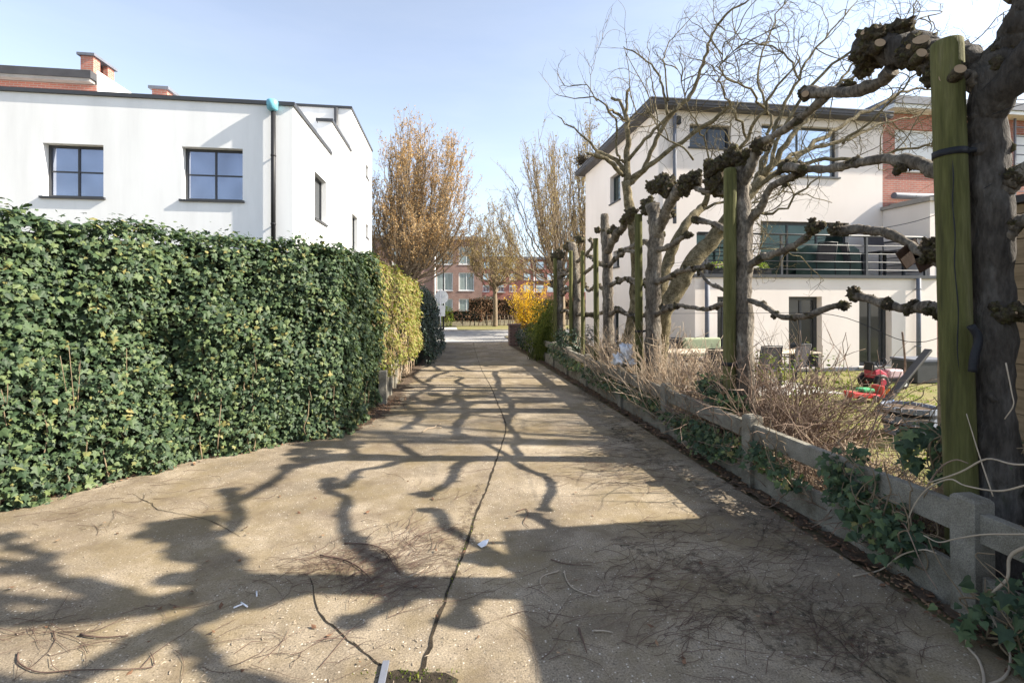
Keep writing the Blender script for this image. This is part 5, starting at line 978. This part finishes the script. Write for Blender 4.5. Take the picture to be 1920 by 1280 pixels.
# weeping birch out at the right, its hanging twigs cross the top of the picture
bt = thing('weeping_birch', 'birch whose drooping catkin twigs hang across the top right corner', 'tree', (12.2, 4.6, 0)); mb = MB(); branch(mb, [(12.2, 4.6, 0), (12.1, 4.6, 2.5), (12.0, 4.7, 5), (11.6, 4.8, 7.2), (11.3, 4.9, 9)], [.22, .18, .15, .11, .06], 12); mb.build('trunk', 'farbark', bt)
rs = random.Random(8)
for i, (e0, e1) in enumerate((((11.8, 4.8, 6.6), (8.4, 6.4, 8.0)), ((11.5, 4.8, 7.4), (8.2, 7.4, 8.5)), ((11.9, 4.7, 5.8), (9.4, 6.9, 7.7)), ((11.5, 4.9, 8), (7.4, 6.6, 8.7)))):
    mb = MB(); e0, e1 = Vector(e0), Vector(e1); P = branch(mb, [e0, e0.lerp(e1, .35) + Vector((0, 0, .7)), e0.lerp(e1, .7) + Vector((0, 0, .6)), e1], [.07, .05, .03, .012], 6, jag=.03, seed=i)
    for _ in range(46):
        j = rs.randint(5, len(P) - 1); p_ = Vector(P[j]) + Vector((rs.gauss(0, .25), rs.gauss(0, .25), 0)); ln = rs.uniform(.5, 1.5); mb.tube([Vector(P[j]), p_ + Vector((0, 0, -.12)), p_ + Vector((rs.gauss(0, .05), 0, -ln * .5)), p_ + Vector((rs.gauss(0, .1), rs.gauss(0, .1), -ln))], [.006, .005, .004, .003], 3, caps=False)
        for _ in range(5): q_ = p_ + Vector((rs.gauss(0, .08), rs.gauss(0, .08), -ln * rs.random())); mb.tube([q_, q_ + Vector((.01, 0, -.03)), q_ + Vector((.005, 0, -.07))], [.004, .007, .003], 4)
    mb.build('branch', 'twig', bt)

# ================================================================== GARDEN AND TERRACE FURNITURE
def garden_chair(label, loc, rz, group, fabric='grey_fab'):
    r = thing('garden_chair', label, 'chair', (0, 0, 0), group)
    mb = MB(); mb.box((-.25, -.24, .42), (.25, .24, .45)); bevel(mb.build('seat', fabric, r), .01)
    mb = MB(); V = []
    for x in (-.23, .23): V += [(x, .235, .46), (x, .265, .46), (x, .335, .92), (x, .365, .92)]
    mb.add(V, [(0, 2, 6, 4), (1, 5, 7, 3), (0, 4, 5, 1), (2, 3, 7, 6), (0, 1, 3, 2), (4, 6, 7, 5)]); mb.build('backrest', fabric, r)
    for x in (-.26, .26):
        mb = MB(); mb.tube([(x, -.25, 0), (x, -.25, .3), (x, -.25, .655)], .014, 8); mb.build('leg', 'black', r); mb = MB(); mb.tube([(x, .27, 0), (x, .25, .45), (x, .36, .95)], .014, 8); mb.build('leg', 'black', r)
        mb = MB(); mb.box((x - .025, -.27, .656), (x + .025, .30, .68)); mb.build('armrest', 'black', r)
    mb = MB(); mb.tube([(-.26, .36, .94), (0, .365, .95), (.26, .36, .94)], .014, 8); mb.build('top_rail', 'black', r)
    r.location = loc; r.rotation_euler = (0, 0, rz); return r
GC = 'charcoal garden chairs'
p = W(1335, 720, 10.0); c1 = garden_chair('charcoal garden chair with its back to the pale table, left of the second tree', (p.x, p.y, 0), R(8), GC)
c1.rotation_euler.z = R(172)
for (x, y, d, rz, lab) in ((1425, 720, 10.6, 185, 'charcoal garden chair just right of the second tree trunk'), (1478, 715, 10.9, 200, 'charcoal garden chair half hidden by brambles below the middle garden door'), (1275, 700, 12.2, 5, 'charcoal garden chair on the far side of the pale table')):
    q = W(x, y, d); dup(c1, (q.x, q.y, 0), R(rz), lab)
for (x, rz, lab) in ((1590, 100, 'dark chair on the terrace against the railing'), (1538, 170, 'dark chair on the terrace beside the covered table')):
    q = PY(x, 470, YE + .75); dup(c1, (q.x, q.y, tz + .032), R(rz), lab)
p = W(1298, 700, 11.2); tb_ = thing('garden_table', 'long pale-topped garden table in front of the terrace block', 'table', (p.x, p.y, 0)); mb = MB(); mb.box((p.x - .75, p.y - .42, .72), (p.x + .95, p.y + .42, .755)); bevel(mb.build('tabletop', 'tabletop', tb_), .008)
for dx in (-.66, .86):
    for dy in (-.34, .34): mb = MB(); mb.box((p.x + dx - .03, p.y + dy - .03, 0), (p.x + dx + .03, p.y + dy + .03, .718)); mb.build('leg', 'black', tb_)
p = W(1480, 700, 11.3); tb_ = thing('garden_table', 'small pale garden table half hidden behind the brambles', 'table', (p.x, p.y, 0)); mb = MB(); mb.box((p.x - .55, p.y - .4, .70), (p.x + .5, p.y + .4, .735)); bevel(mb.build('tabletop', 'tabletop', tb_), .008)
for dx in (-.48, .43):
    for dy in (-.33, .33): mb = MB(); mb.box((p.x + dx - .025, p.y + dy - .025, 0), (p.x + dx + .025, p.y + dy + .025, .698)); mb.build('leg', 'black', tb_)
p = W(1333, 700, 11.9); bn = thing('garden_bench', 'garden bench with sage green back cushion behind the pale table', 'bench', (p.x, p.y, 0)); mb = MB(); mb.box((p.x - .6, p.y - .05, .40), (p.x + .5, p.y + .42, .45)); mb.build('seat', 'grey_fab', bn); mb = MB(); mb.box((p.x - .55, p.y + .28, .50), (p.x + .45, p.y + .40, .98)); bevel(mb.build('cushion', 'cushion', bn), .05, 3)
for dx in (-.55, .45): mb = MB(); mb.box((p.x + dx - .03, p.y - .03, 0), (p.x + dx + .03, p.y + .03, .398)); mb.build('leg', 'black', bn); mb = MB(); mb.box((p.x + dx - .03, p.y + .41, 0), (p.x + dx + .03, p.y + .47, .9)); mb.build('leg', 'black', bn)
# covered table on the terrace
q0, q1 = PY(1502, 515, YE + 1.0), PY(1606, 515, YE + 1.0); cv = thing('covered_barbecue', 'barbecue under a dark green weather cover on the terrace', 'barbecue', ((q0.x + q1.x) / 2, YE + 1.0, tz)); mb = MB(); K = 22; V = []; Fs = []
prof = [(.0, 1.0, 1.0), (.35, 1.0, 1.02), (.62, .98, .98), (.80, .92, .9), (.93, .74, .7), (.97, .45, .45), (.98, .05, .05)]
for i, (z, sx, sy) in enumerate(prof):
    for j in range(K):
        a = 6.283 * j / K; f = 1 + .05 * math.sin(a * 7 + i) * (1 - i / 8); cx = math.copysign(abs(math.cos(a)) ** .6, math.cos(a)); cy = math.copysign(abs(math.sin(a)) ** .6, math.sin(a)); V.append(((q0.x + q1.x) / 2 + cx * sx * f * (q1.x - q0.x) / 2, YE + 1.0 + cy * sy * f * .38, tz + .035 + z * 1.0))
Fs = [(i * K + j, i * K + (j + 1) % K, (i + 1) * K + (j + 1) % K, (i + 1) * K + j) for i in range(len(prof) - 1) for j in range(K)]
mb.add(V, Fs, 0, True); mb.build('cover', 'cover', cv); mb = MB(); mb.box((q0.x + .1, YE + .8, tz + .032), (q1.x - .1, YE + 1.2, tz + .6)); mb.build('cart', 'black', cv)
q = PY(1655, 480, YE + .8); tt = thing('terrace_table', 'dark slatted terrace table beside the privacy wall', 'table', (q.x, q.y, tz + .032)); mb = MB()
for k in range(6): mb.box((q.x - .45, q.y - .38 + k * .13, tz + .74), (q.x + .45, q.y - .27 + k * .13, tz + .77))
mb.build('tabletop', 'grey_fab', tt)
for dx in (-.38, .38):
    for dy in (-.3, .3): mb = MB(); mb.box((q.x + dx - .03, q.y + dy - .03, tz + .032), (q.x + dx + .03, q.y + dy + .03, tz + .738)); mb.build('leg', 'anthracite', tt)
q = PY(1645, 440, YE + .9); lc = thing('deck_chair', 'folded dark deck chair leaning by the terrace railing', 'chair', (q.x, q.y, tz + .03)); mb = MB(); V = [(q.x - .36, q.y, tz + .95), (q.x + .28, q.y + .05, tz + .98), (q.x + .38, q.y + .2, tz + 1.52), (q.x - .3, q.y + .15, tz + 1.5)]; V += [(a, b + .03, c) for a, b, c in V]; mb.add(V, [(0, 1, 2, 3), (7, 6, 5, 4), (0, 4, 5, 1), (1, 5, 6, 2), (2, 6, 7, 3), (3, 7, 4, 0)]); mb.build('backrest', 'grey_fab', lc)
mb = MB(); mb.tube([(q.x - .36, q.y, tz + .04), (q.x - .33, q.y + .08, tz + .8), (q.x - .3, q.y + .17, tz + 1.52)], .018, 6); mb.tube([(q.x + .22, q.y, tz + .04), (q.x + .3, q.y + .1, tz + .8), (q.x + .38, q.y + .22, tz + 1.54)], .018, 6); mb.build('frame', 'black', lc)
for i, (x, y0, w_, lab) in enumerate(((1345, 505, .75, 'dark flower trough with green shoots at the left end of the terrace'), (1429, 505, .42, 'small dark flower pot with bright green leaves on the terrace edge'))):
    q = PY(x, y0, YE + .35); fb = thing('flower_box', lab, 'flower box', (q.x, q.y, tz + .032)); mb = MB(); mb.box((q.x - w_ / 2, q.y - .1, tz + .032), (q.x + w_ / 2, q.y + .1, tz + .22)); mb.build('box', 'black', fb); bush(fb, 'plant', (q.x, q.y, tz + .27), .13, 160, .07, 'lime', scale=(w_ * 3.2, 1, 1))
# toy tractor
def ring(mb, c, ax, r, w, n=18, mi=0):
    c, ax = Vector(c), Vector(ax).normalized(); mb.tube([c - ax * w / 2, c - ax * w * .35, c + ax * w * .35, c + ax * w / 2], [r * .86, r, r, r * .86], n, mi)
p = W(1655, 727, 10.55); tp = thing('toy_tractor', 'red and pink pedal tractor on the lawn before the right garden door', 'toy tractor', (p.x, p.y, 0)); X, Y = p.x, p.y
mb = MB(); mb.box((X - .36, Y - .13, .16), (X + .40, Y + .13, .22)); mb.build('chassis', 'black', tp)
mb = MB(); V = [(X - .32, Y - .15, .22), (X + .02, Y - .13, .22), (X - .02, Y - .12, .34), (X - .2, Y - .14, .44), (X - .33, Y - .15, .40)]; V += [(a, Y + (Y - b), c) for a, b, c in V]; mb.faces(V, [(0, 1, 2, 3, 4), (9, 8, 7, 6, 5), (0, 5, 6, 1), (1, 6, 7, 2), (2, 7, 8, 3), (3, 8, 9, 4), (4, 9, 5, 0)]); bevel(mb.build('body', 'crimson', tp), .02, 2)
mb = MB(); mb.box((X + .06, Y - .11, .22), (X + .42, Y + .11, .41)); bevel(mb.build('hood', 'pink_toy', tp), .04, 3)
mb = MB(); mb.box((X - .33, Y - .12, .40), (X - .14, Y + .12, .45)); mb.box((X - .36, Y - .12, .40), (X - .31, Y + .12, .58)); bevel(mb.build('seat', 'black', tp), .015, 2)
sw = MB(); sw.tube([(X + .06, Y, .40), (X + .0, Y, .50), (X - .03, Y, .55)], .012, 6); ring_pts = [(X - .03 + .1 * math.cos(a) * .4, Y + .11 * math.sin(a), .55 + .1 * math.cos(a)) for a in np.linspace(0, 6.283, 17)]; sw.tube(ring_pts, .013, 6); sw.build('steering_wheel', 'black', tp)
for wx, wr, ww in ((X - .24, .165, .1), (X + .30, .115, .08)):
    for sg_ in (-1, 1):
        mb = MB(); ring(mb, (wx, Y + sg_ * .2, wr), (0, 1, 0), wr, ww); wh = mb.build('wheel', 'black', tp); mb = MB(); ring(mb, (wx, Y + sg_ * .2, wr), (0, 1, 0), wr * .5, ww + .02); mb.build('rim', 'crimson' if wr > .13 else 'white_pvc', wh)
p = W(1622, 752, 9.15); X, Y = p.x, p.y; tk = thing('toy_truck', 'red and green toy loader on the lawn in front of the pedal tractor', 'toy truck', (X, Y, 0)); mb = MB(); V = [(X - .36, Y - .12, .08), (X + .2, Y - .12, .06), (X + .24, Y - .12, .14), (X - .36, Y - .12, .20)]; V += [(a, b + .24, c) for a, b, c in V]; mb.add(V, [(0, 1, 2, 3), (7, 6, 5, 4), (0, 4, 5, 1), (1, 5, 6, 2), (2, 6, 7, 3), (3, 7, 4, 0)]); bevel(mb.build('body', 'red_toy', tk), .02, 2)
mb = MB(); mb.box((X - .12, Y - .1, .185), (X + .12, Y + .1, .25)); bevel(mb.build('tray', 'green_toy', tk), .02, 2); mb = MB(); mb.box((X + .245, Y - .12, .07), (X + .31, Y + .12, .30)); bevel(mb.build('bucket', 'red_toy', tk), .015, 2)
for dx in (-.22, .1):
    for sg_ in (-1, 1): mb = MB(); ring(mb, (X + dx, Y + sg_ * .14, .065), (0, 1, 0), .065, .05, 14); mb.build('wheel', 'black', tk)
p = W(1668, 757, 8.95); mb = MB(); mb.tube([(p.x - .1, p.y, .03), (p.x, p.y, .04), (p.x + .1, p.y + .02, .03)], [.03, .05, .03], 10); tag(mb.build('toy_boat', 'blue_toy'), 'small blue plastic toy lying right of the red loader', 'toy')
p = W(1664, 742, 9.4); mb = MB(); mb.tube([(p.x, p.y, .0), (p.x + .02, p.y, .1), (p.x + .04, p.y, .18)], [.05, .045, .04], 10); tag(mb.build('toy_skittle', 'orange_toy'), 'small orange plastic toy standing behind the red loader', 'toy')
# planter, plank, tub, post, nest box
p = W(1745, 716, 11.2); pl_ = thing('planter_box', 'large dark planter box on the lawn before the brick pier', 'planter', (p.x, p.y, 0)); mb = MB(); mb.box((p.x - .42, p.y - .05, 0), (p.x + .5, p.y + .6, .5)); bevel(mb.build('box', 'anthracite', pl_), .02); mb = MB(); mb.box((p.x - .44, p.y - .07, .502), (p.x + .52, p.y + .62, .55)); mb.build('lid', 'zinc', pl_)
mb = MB(); a, b = W(1642, 776, 8.0), W(1741, 656, 8.9); a.z = .02; mb.beam(a, b, .115, .05); tag(bevel(mb.build('plank', 'black'), .006), 'dark plank slanting up out of the brush in front of the planter box', 'plank')
mb = MB(); a = W(1697, 716, 10.6); a.z = 0; b = W(1692, 622, 10.6); mb.tube(smooth_path([a, a.lerp(b, .5) + Vector((.03, 0, 0)), b], 5), .022, 6, 0, .3); tag(mb.build('garden_stick', 'brown_stem'), 'thin upright stick on the lawn beside the grey downpipe', 'stick')
p = W(1738, 826, 6.6); tubt = thing('tub', 'grey-blue slatted round tub behind the brambles left of the nearest stake', 'tub', (p.x, p.y, 0)); Xc, Yc = p.x, p.y + .25; mb = MB()
for k in range(26):
    a0, a1 = 6.283 * (k + .06) / 26, 6.283 * (k + .94) / 26; V = []
    for rr, zz in ((.27, .02), (.29, .02), (.31, .42), (.33, .42)): V += [(Xc + rr * math.cos(a), Yc + rr * math.sin(a), zz) for a in (a0, a1)]
    mb.add(V, [(0, 1, 3, 2), (2, 3, 7, 6), (4, 6, 7, 5), (0, 4, 5, 1), (0, 2, 6, 4), (1, 5, 7, 3)])
mb.build('staves', 'grey_tub', tubt); mb = MB()
for z in (.14, .30): mb.tube([(Xc, Yc, z), (Xc, Yc, z + .02), (Xc, Yc, z + .045)], .325, 28, caps=False)
mb.build('hoop', 'strap', tubt); mb = MB(); mb.tube([(Xc, Yc, .36), (Xc, Yc, .37), (Xc, Yc, .38)], .3, 20); mb.build('soil', 'soil', tubt)
p = PX(1779, 700, TX + .35); mb = MB(); mb.box((p.x - .05, p.y - .05, 0), (p.x + .05, p.y + .05, 1.78)); tag(bevel(mb.build('wooden_post', 'boards'), .008), 'square pine post with ivy standing behind the nearest green stake', 'post')
p = W(1716, 478, 3.75); nb = thing('nest_box', 'brown wooden bird feeder roof hanging under the middle limb of the nearest tree', 'bird feeder', (p.x, p.y, p.z)); c = np.array(p)
mb = MB(); mb.beam(c + np.array((-.09, 0, .07)), c + np.array((.0, 0, -.055)), .2, .014, up=(0, 1, 0)); mb.beam(c + np.array((.0, 0, -.05)), c + np.array((.115, 0, .01)), .2, .014, up=(0, 1, 0)); mb.build('roof', 'nestwood', nb)
mb = MB(); mb.tube([c + np.array((0, 0, -.045)), c + np.array((.01, 0, .06)), c + np.array((.02, 0, .13))], .004, 5); mb.build('hanger', 'strap', nb)
# plastic bag caught in the shrub
p = W(1172, 668, 8.3); mb = MB(); mb.blob(p + Vector((.02, 0, .07)), .11, 4, 3, 1.1, 2.4, 0, (.8, .7, 1.3)); mb.blob(p + Vector((-.08, .05, -.06)), .11, 9, 3, 1.2, 2.6, 0, (1, .7, .9)); mb.blob(p + Vector((.11, .02, -.11)), .08, 14, 3, 1.2, 2.6, 0, (1.1, .7, .7)); tag(mb.build('plastic_bag', 'plastic_bag'), 'crumpled white plastic bag caught in the bleached shrub', 'plastic bag')

# ================================================================== THINGS LYING ON THE LANE
def scrap(name, label, pts, mat, z0=.006, th=.004, group=None, cat=None):
    mb = MB(); n_ = len(pts); V = [(p.x, p.y, z0 + h_) for p, h_ in pts] + [(p.x, p.y, z0 + h_ + th) for p, h_ in pts]; mb.faces(V, [tuple(range(n_ - 1, -1, -1)), tuple(range(n_, 2 * n_))] + [(i, (i + 1) % n_, n_ + (i + 1) % n_, n_ + i) for i in range(n_)]); return tag(mb.build(name, mat), label, cat or name.split('_')[-1], group)
scrap('paper_scrap', 'small white torn paper scrap lying by the lane joint', [(G(895, 1022), 0), (G(905, 1018), .012), (G(917, 1017), .02), (G(912, 1025), .006), (G(903, 1028), 0)], 'plastic_bag', cat='paper')
for (x0, y0, x1, y1, lab) in ((438, 1141, 455, 1134, 'white stick lying left of its crossing partner on the shaded lane'), (452, 1131, 464, 1139, 'white stick lying right of its crossing partner on the shaded lane'), (481, 1110, 481.5, 1119, 'white stick lying apart, pointing at the viewer')):
    mb = MB(); a, b = G(x0, y0), G(x1, y1); mb.tube([a + Vector((0, 0, .008)), a.lerp(b, .5) + Vector((0, 0, .008)), b + Vector((0, 0, .008))], .005, 6); tag(mb.build('white_stick', 'plastic_bag'), lab, 'stick', 'little white sticks on the lane')
mb = MB(); a, b = G(724, 1243), G(712, 1300); mb.beam(a + Vector((0, 0, .012)), b + Vector((0, 0, .012)), .035, .012); tag(bevel(mb.build('metal_strip', 'zinc'), .002), 'flat grey metal strip lying across the broken slab edge', 'metal strip')
mb = MB(); pts = [(792, 811), (803, 804), (815, 803), (819, 798), (826, 796)]; mb.tube([G(x, y) + Vector((0, 0, .014)) for x, y in pts], .008, 6); mb.tube([G(812, 803) + Vector((0, 0, .014)), G(824, 803) + Vector((0, 0, .016))] + [G(828, 802) + Vector((0, 0, .012))], .006, 6); tag(mb.build('forked_stick', 'pale_stem'), 'pale forked stick on the sunny lane near the ivy hedge', 'stick')
def ground_sticks(spec):
    for pts, r_, mat, lab in spec:
        mb = MB(); P = smooth_path([G(x, y) + Vector((0, 0, r_ + .004)) for x, y in pts], 4); mb.tube(P, np.linspace(r_, r_ * .5, len(P)), 5, 0, .2); tag(mb.build('fallen_twig', mat), lab, 'twig', 'fallen twigs on the lane')
ground_sticks((([(767, 1083), (785, 1075), (804, 1064)], .006, 'vine', 'pale straight twig in the brown dirt left of the joint'), ([(1048, 1072), (1018, 1082), (1013, 1095), (1022, 1108)], .005, 'vine', 'pale hooked twig on the shaded slab'), ([(1058, 1072), (1062, 1088), (1076, 1105), (1110, 1118), (1124, 1119)], .005, 'vine', 'long pale curved twig on the shaded slab'), ([(1113, 1184), (1135, 1185), (1150, 1188)], .005, 'vine', 'short pale twig lying alone on the shaded slab'), ([(1033, 1050), (1060, 1058), (1110, 1062)], .0045, 'litter', 'thin brown twig at the edge of the shed shadow'), ([(646, 1020), (690, 1022), (722, 1035), (742, 1068), (750, 1075)], .006, 'litter', 'thick brown arched twig left of the joint'), ([(600, 1043), (640, 1050), (672, 1065), (700, 1092)], .007, 'litter', 'brown twig leading into the heap of dead shoots'), ([(150, 1192), (190, 1197), (240, 1194)], .006, 'litter', 'straight brown twig at the lower left of the lane'), ([(34, 1225), (36, 1245), (75, 1262), (140, 1258), (275, 1254), (288, 1240), (282, 1225)], .0038, 'litter', 'long looping brown twig in the lower left corner'), ([(1085, 1180), (1092, 1200), (1100, 1225)], .006, 'litter', 'dark crooked twig low on the shaded slab'), ([(968, 960), (986, 955), (990, 965), (982, 980), (992, 990)], .0045, 'litter', 'thin curly twig on the sunny slab')))
# heaps of dead shoots swept over the concrete: nobody could count them
CL = [(1180, 800, 90, 45, 150, -.2), (1130, 850, 120, 40, 150, -.1), (1220, 900, 100, 45, 130, .1), (1100, 890, 90, 30, 70, 0), (1250, 1010, 130, 45, 150, .15), (1230, 1090, 160, 70, 190, .2), (1380, 1100, 170, 90, 230, .4), (1560, 1190, 160, 80, 220, .5), (1300, 1200, 160, 60, 120, .3), (1480, 1020, 110, 50, 110, .4), (700, 1060, 90, 40, 150, .3), (770, 1020, 70, 50, 120, .9), (660, 1090, 60, 50, 120, .8), (560, 1060, 80, 25, 70, 0), (720, 1120, 70, 35, 60, .5), (540, 1090, 90, 20, 40, -.3), (1000, 720, 120, 30, 60, 0), (830, 905, 110, 60, 50, .5), (330, 915, 160, 40, 60, -.4), (150, 960, 160, 25, 50, -.3), (200, 1180, 220, 60, 45, .1), (520, 1230, 200, 45, 40, .2), (60, 1180, 90, 60, 40, -.4), (900, 780, 60, 30, 40, .5), (1040, 640, 60, 20, 25, 0), (1000, 1150, 120, 80, 60, .3)]
rs = random.Random(31); mb = MB()
for cx, cy, sx, sy, n_, ang in CL:
    for k in range(int(n_ * .55)):
        x, y = rs.gauss(cx, sx * .55), rs.gauss(cy, sy * .55)
        if y < 640: continue
        p = G(x, min(y, 1330)); 
        if p.x > FX - .1 or p.y > 21: continue
        d = ang + rs.gauss(0, .55); ln = rs.uniform(.08, .42); cur = rs.gauss(0, .25); P = []; z = .005
        for i in range(5): P.append(p.copy() + Vector((0, 0, .004 + abs(rs.gauss(0, .008))))); p = p + Vector((math.cos(d), math.sin(d), 0)) * ln / 4; d += cur + rs.gauss(0, .15)
        r_ = rs.uniform(.0010, .0025); mb.tube(P, np.linspace(r_, r_ * .5, 5), 3, caps=False)
tag(mb.build('dead_twig_litter', 'litter'), 'thin dead brown shoots scattered over the concrete lane', 'twig litter', kind='stuff')
mb = MB(); P = []; Nn = []
def lit(x, y, s=1):
    P.append((x, y, .010 + abs(rs.gauss(0, .008)))); Nn.append((rs.gauss(0, .3), rs.gauss(0, .3), 1))
for k in range(2600): y = .6 + 19 * rs.random() ** 1.6; lit(LX + .11 + rs.gauss(0, .08), y)
for k in range(2400):
    t = rs.uniform(0, 3); i = int(t); pts = (LEFT[1], LEFT[2], LEFT[3], LEFT[5]); q = pts[i].lerp(pts[min(i + 1, 3)], t - i) if i < 3 else pts[3]; lit(q.x + abs(rs.gauss(0, .17)), q.y - abs(rs.gauss(0, .17)))
for k in range(140): q = G(rs.uniform(0, 1750), rs.uniform(660, 1279)); lit(q.x, q.y) if q.x < 3 else None
for k in range(300): q = G(rs.gauss(945, 30), rs.gauss(650, 6)); lit(q.x, q.y)
leaves(mb, P, Nn, .036 * np.array([rs.uniform(.4, 1.5) for _ in P]), 'dia', jit=1.5); tag(mb.build('leaf_litter', 'deadleaf'), 'dead brown leaves lying along both edges of the lane', 'leaf litter', kind='stuff')
mb = MB()
for k in range(260):
    q = G(rs.uniform(300, 1500), rs.uniform(900, 1280)) if k % 2 else G(rs.uniform(0, 800), rs.uniform(1000, 1280)); a = rs.uniform(0, 6.28); ln = rs.uniform(.004, .014); d = Vector((math.cos(a), math.sin(a), 0)) * ln; mb.tube([q - d + Vector((0, 0, .004)), q + Vector((0, 0, .005)), q + d + Vector((0, 0, .004))], .0022, 4)
tag(mb.build('pale_chips', 'vine'), 'tiny pale wood chips strewn over the lane', 'wood chips', kind='stuff')
# grass
mb = MB(); P = []
for k in range(26000): P.append((rs.uniform(4.2, 16), rs.uniform(4, 11.7), -.012))
P = np.array(P); keep = np.array([vn((p[0], p[1], 0), .9, 4) > -.15 for p in P]); P = P[keep]; leaves(mb, P, RNG.normal(0, 1, P.shape) * np.array([1, 1, .15]), .035 * RNG.uniform(.4, 1.4, len(P)), 'dia', down=(0, 0, 1), jit=.35); tag(mb.build('lawn_grass', 'grass'), 'short mossy grass of the garden lawn', 'grass', kind='stuff')
mb = MB(); P = [];
for k in range(70): q = G(rs.gauss(780, 50), rs.uniform(1258, 1279)); P.append((q.x, q.y, .004))
for k in range(60): t = rs.random(); q = JT[7].lerp(JT[4], t); P.append((q.x + rs.gauss(0, .012), q.y, .004))
for k in range(90): q = G(rs.gauss(886, 4), rs.uniform(652, 690)); P.append((q.x, q.y, .004))
leaves(mb, P, RNG.normal(0, 1, (len(P), 3)) * np.array([1, 1, .2]), .015 * RNG.uniform(.4, 1.4, len(P)), 'dia', down=(0, 0, 1), jit=.4); tag(mb.build('joint_moss', 'lime' if False else 'broom'), 'moss and weeds growing in the broken slab joint', 'weeds', kind='stuff')
# pale creeping vines in the near right corner
VS = ([(1990, 1010), (1920, 1027), (1893, 1045), (1888, 1085), (1855, 1120), (1862, 1160), (1885, 1200), (1895, 1245), (1880, 1275), (1840, 1290)], 'thick pale vine looping down to the lane in the lower right corner'), ([(1838, 1148), (1818, 1165), (1813, 1210), (1835, 1240), (1845, 1275), (1840, 1300)], 'thin pale vine hooking down left of the thick vine'), ([(1980, 1002), (1900, 1001), (1840, 1002), (1790, 1010), (1760, 1016), (1732, 1003)], 'pale straight vine stem across the nearest fence post'), ([(1980, 890), (1920, 910), (1870, 920), (1810, 910), (1780, 898), (1740, 915), (1715, 945), (1700, 980)], 'long pale vine drooping over the rail behind the nearest post'), ([(1960, 870), (1900, 870), (1850, 860), (1800, 885), (1740, 905)], 'arched pale vine above the nearest fence post'), ([(1700, 990), (1725, 935), (1760, 880), (1790, 862), (1815, 868)], 'brown vine climbing from the rail to the nearest stake'), ([(1862, 930), (1845, 880), (1832, 840), (1812, 775)], 'thin cane leaning on the nearest green stake'), ([(1886, 680), (1897, 735), (1900, 760), (1884, 785)], 'short pale shoot hanging on the nearest trunk'), ([(1600, 1082), (1650, 1068), (1690, 1040), (1730, 1030), (1755, 1036)], 'pale vine trailing from the ivy on to the lane'), ([(1690, 980), (1700, 990), (1730, 1060), (1758, 1105)], 'grey cane leaning against the base board by the nearest post')
rs = random.Random(12)
for pts, lab in VS:
    low = max(y for _, y in pts) > 1100; xv = FX - .10 - (.10 if low else .05); P = []
    for i, (x, y) in enumerate(pts):
        q = PX(x, y, xv + (TX - .35 - xv if 'trunk' in lab or 'stake' in lab else 0) * .9); 
        if q.z < .01: q = G(x, y); q.z = .01
        P.append(q)
    mb = MB(); r_ = .0085 if 'thick' in lab else .0042 if 'trunk' in lab or 'cane' in lab else .0055; P = smooth_path(P, 5); mb.tube(P, np.linspace(r_, r_ * .7, len(P)), 6, 0, .2); tag(mb.build('vine_stem', 'vine' if 'grey' not in lab and 'brown' not in lab else 'brown_stem'), lab, 'vine', 'bare vine stems at the near fence')
